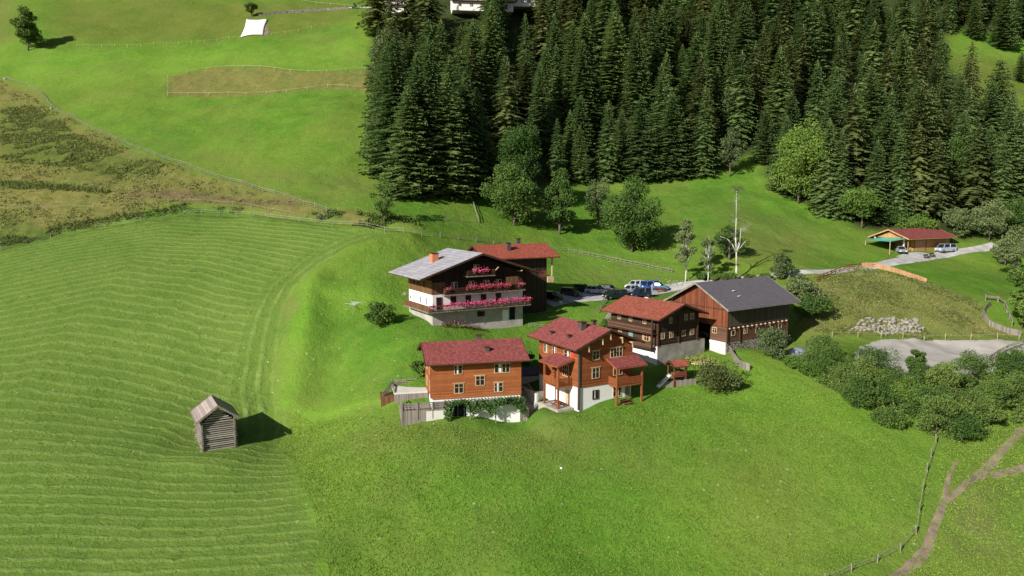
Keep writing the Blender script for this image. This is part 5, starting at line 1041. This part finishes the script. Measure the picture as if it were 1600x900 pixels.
for x in (.6, 1.4): 
    b = MB(); b.tube((x,-.02,2.25), (x,-.02,.6), .012, .012, 4); b.tube((x+.4,-.02,2.25), (x+.4,-.02,.6), .012, .012, 4); b.box(x-.03, x+.43, -.12, .08, .56, .6); b.build('swing_seat', M['playwood'], o)
# benches
def bench(px, py, az, label, mat='bench', name='park_bench'):
    t = thing(name, label, 'bench', g(px, py)+Vector((0,0,.08)), math.radians(az)); MB().box(-.9, .9, -.25, .25, .42, .48).build('seat', M[mat], t); MB().box(-.9, .9, .26, .32, .55, .95).build('backrest', M[mat], t)
    for x in (-.7, .7): MB().box(x-.05, x+.05, -.24, .31, -.3, .42).build('leg', M[mat], t)
bench(1448,404,28,'left one of two dark benches on the road edge below the shed'); bench(1457,402,28,'right one of two dark benches on the road edge below the shed'); bench(1033,457,10,'small red bench beside the parked teal blue hatchback','redwood','garden_bench')
P = g(876, 474); o = thing('flower_tub', 'small pale stone tub with a plant at the car park corner', 'planter', P); MB().tube((0,0,0), (0,0,.5), .3, .4, 12).build('tub', M['offwhite'], o); C = rng.normal(size=(260, 3))*.22+np.array([0, 0, .85]); leaf_mesh('plant', C, .16, M['leafgrey'], o)
for k, (x, lb) in enumerate([(1.2,'leftmost flowering plant at the foot of the guesthouse'),(3.2,'green herb clump at the foot of the guesthouse, right of the leftmost flowers'),(5.2,'red flowering clump in the middle of the guesthouse foot'),(6.9,'rightmost flower clump at the guesthouse foot, left of the door')]):
    P = L2(oA, 30, x+1, -.7); P.z = float(H(P.x, P.y)[0]); o = thing('garden_plant', lb, 'plant', P); C = rng.normal(size=(160, 3))*np.array([.6, .25, .22])+np.array([0, 0, .35]); leaf_mesh('leaves', C, .2, M['weeds'], o); leaf_mesh('blossom', C[:40]+np.array([0, 0, .2]), .15, M['flowers'], o)
# ---------------------------------------------------------------- person beside the blue car
def person(px, py, yaw, label, shirt, trousers, hgt=1.7):
    J = {'pel': (0,0,.93,.135), 'wst': (0,0,1.08,.115), 'chs': (0,.01,1.30,.145), 'nkb': (0,0,1.45,.06), 'nk': (0,.01,1.50,.05), 'hd1': (0,.01,1.57,.085), 'hd': (0,.02,1.64,.10), 'hd2': (0,.01,1.70,.075)}
    E = [('pel','wst'),('wst','chs'),('chs','nkb'),('nkb','nk'),('nk','hd1'),('hd1','hd'),('hd','hd2')]
    for s_, n_ in ((-1,'l'),(1,'r')):
        J.update({n_+'hip': (s_*.10,0,.88,.10), n_+'kne': (s_*.11,.03*s_,.50,.062), n_+'ank': (s_*.115,.05*s_-.02,.09,.042), n_+'toe': (s_*.13,.05*s_+.15,.035,.035), n_+'sh': (s_*.18,0,1.40,.062), n_+'elb': (s_*.24,-.02,1.13,.042), n_+'wri': (s_*.25,.10,.92,.028), n_+'plm': (s_*.25,.13,.85,.032)})
        E += [('pel',n_+'hip'),(n_+'hip',n_+'kne'),(n_+'kne',n_+'ank'),(n_+'ank',n_+'toe'),('chs',n_+'sh'),(n_+'sh',n_+'elb'),(n_+'elb',n_+'wri'),(n_+'wri',n_+'plm')]
        for k in range(4): J[n_+'f%d' % k] = (s_*.25, .115+k*.018, .79+.004*k, .009); J[n_+'g%d' % k] = (s_*.243, .12+k*.018, .762+.006*abs(k-1.5), .008); E += [(n_+'plm', n_+'f%d' % k), (n_+'f%d' % k, n_+'g%d' % k)]
        J[n_+'th'] = (s_*.235, .17, .835, .010); J[n_+'ti'] = (s_*.23, .185, .805, .009); E += [(n_+'plm', n_+'th'), (n_+'th', n_+'ti')]
    ks = list(J); me_ = bpy.data.meshes.new('p'); me_.from_pydata([J[k][:3] for k in ks], [(ks.index(a), ks.index(b_)) for a, b_ in E], []); o = bpy.data.objects.new('body', me_); COL.objects.link(o)
    sk = o.modifiers.new('skin', 'SKIN'); 
    if not me_.skin_vertices: me_.skin_vertices.new() if hasattr(me_.skin_vertices, 'new') else None
    lay = me_.skin_vertices[0].data if len(me_.skin_vertices) else None
    if lay:
        for i, k in enumerate(ks): lay[i].radius = (J[k][3], J[k][3])
        lay[0].use_root = True
    o.modifiers.new('sub', 'SUBSURF').render_levels = 2; o.modifiers['sub'].levels = 2
    dg = bpy.context.evaluated_depsgraph_get(); dg.update(); m2 = bpy.data.meshes.new_from_object(o.evaluated_get(dg)); bpy.data.objects.remove(o)
    t = thing('person', label, 'person', g(px, py)+Vector((0,0,.08)), math.radians(yaw)); b2 = link('body', m2, [M['skin'], M[shirt], M[trousers], M['hair']], t)
    idx = []
    for p in m2.polygons:
        c = p.center; idx.append(3 if (c.z > 1.66 or (c.z > 1.58 and c.y < -.02)) else 0 if c.z > 1.47 or (abs(c.x) > .2 and c.z < 1.12 and c.z > .7) else 1 if c.z > .95 else 2 if c.z > .09 else 3)
    m2.polygons.foreach_set('material_index', idx); m2.polygons.foreach_set('use_smooth', [True]*len(idx)); s = hgt/1.75; t.scale = (s, s, s)
    b = MB(); b.beam((0, .115, 1.60), (0, .145, 1.585), .025, .03); b.beam((-.05, .105, 1.63), (-.03, .108, 1.63), .02, .012); b.beam((.03, .108, 1.63), (.05, .105, 1.63), .02, .012); b.build('face_features', M['hair'], t)
M['skin'] = flat('skin', (.50, .30, .20), .6, .05); M['hair'] = flat('dark hair', (.03, .02, .015)); M['pink'] = flat('pale pink cloth', (.70, .35, .38)); M['palecloth'] = flat('pale trousers', (.55, .45, .45))
try: person(1019, 456, 200, 'person in pale pink standing in front of the bright blue minivan', 'pink', 'palecloth')
except Exception as ex: print('PERSON', ex)
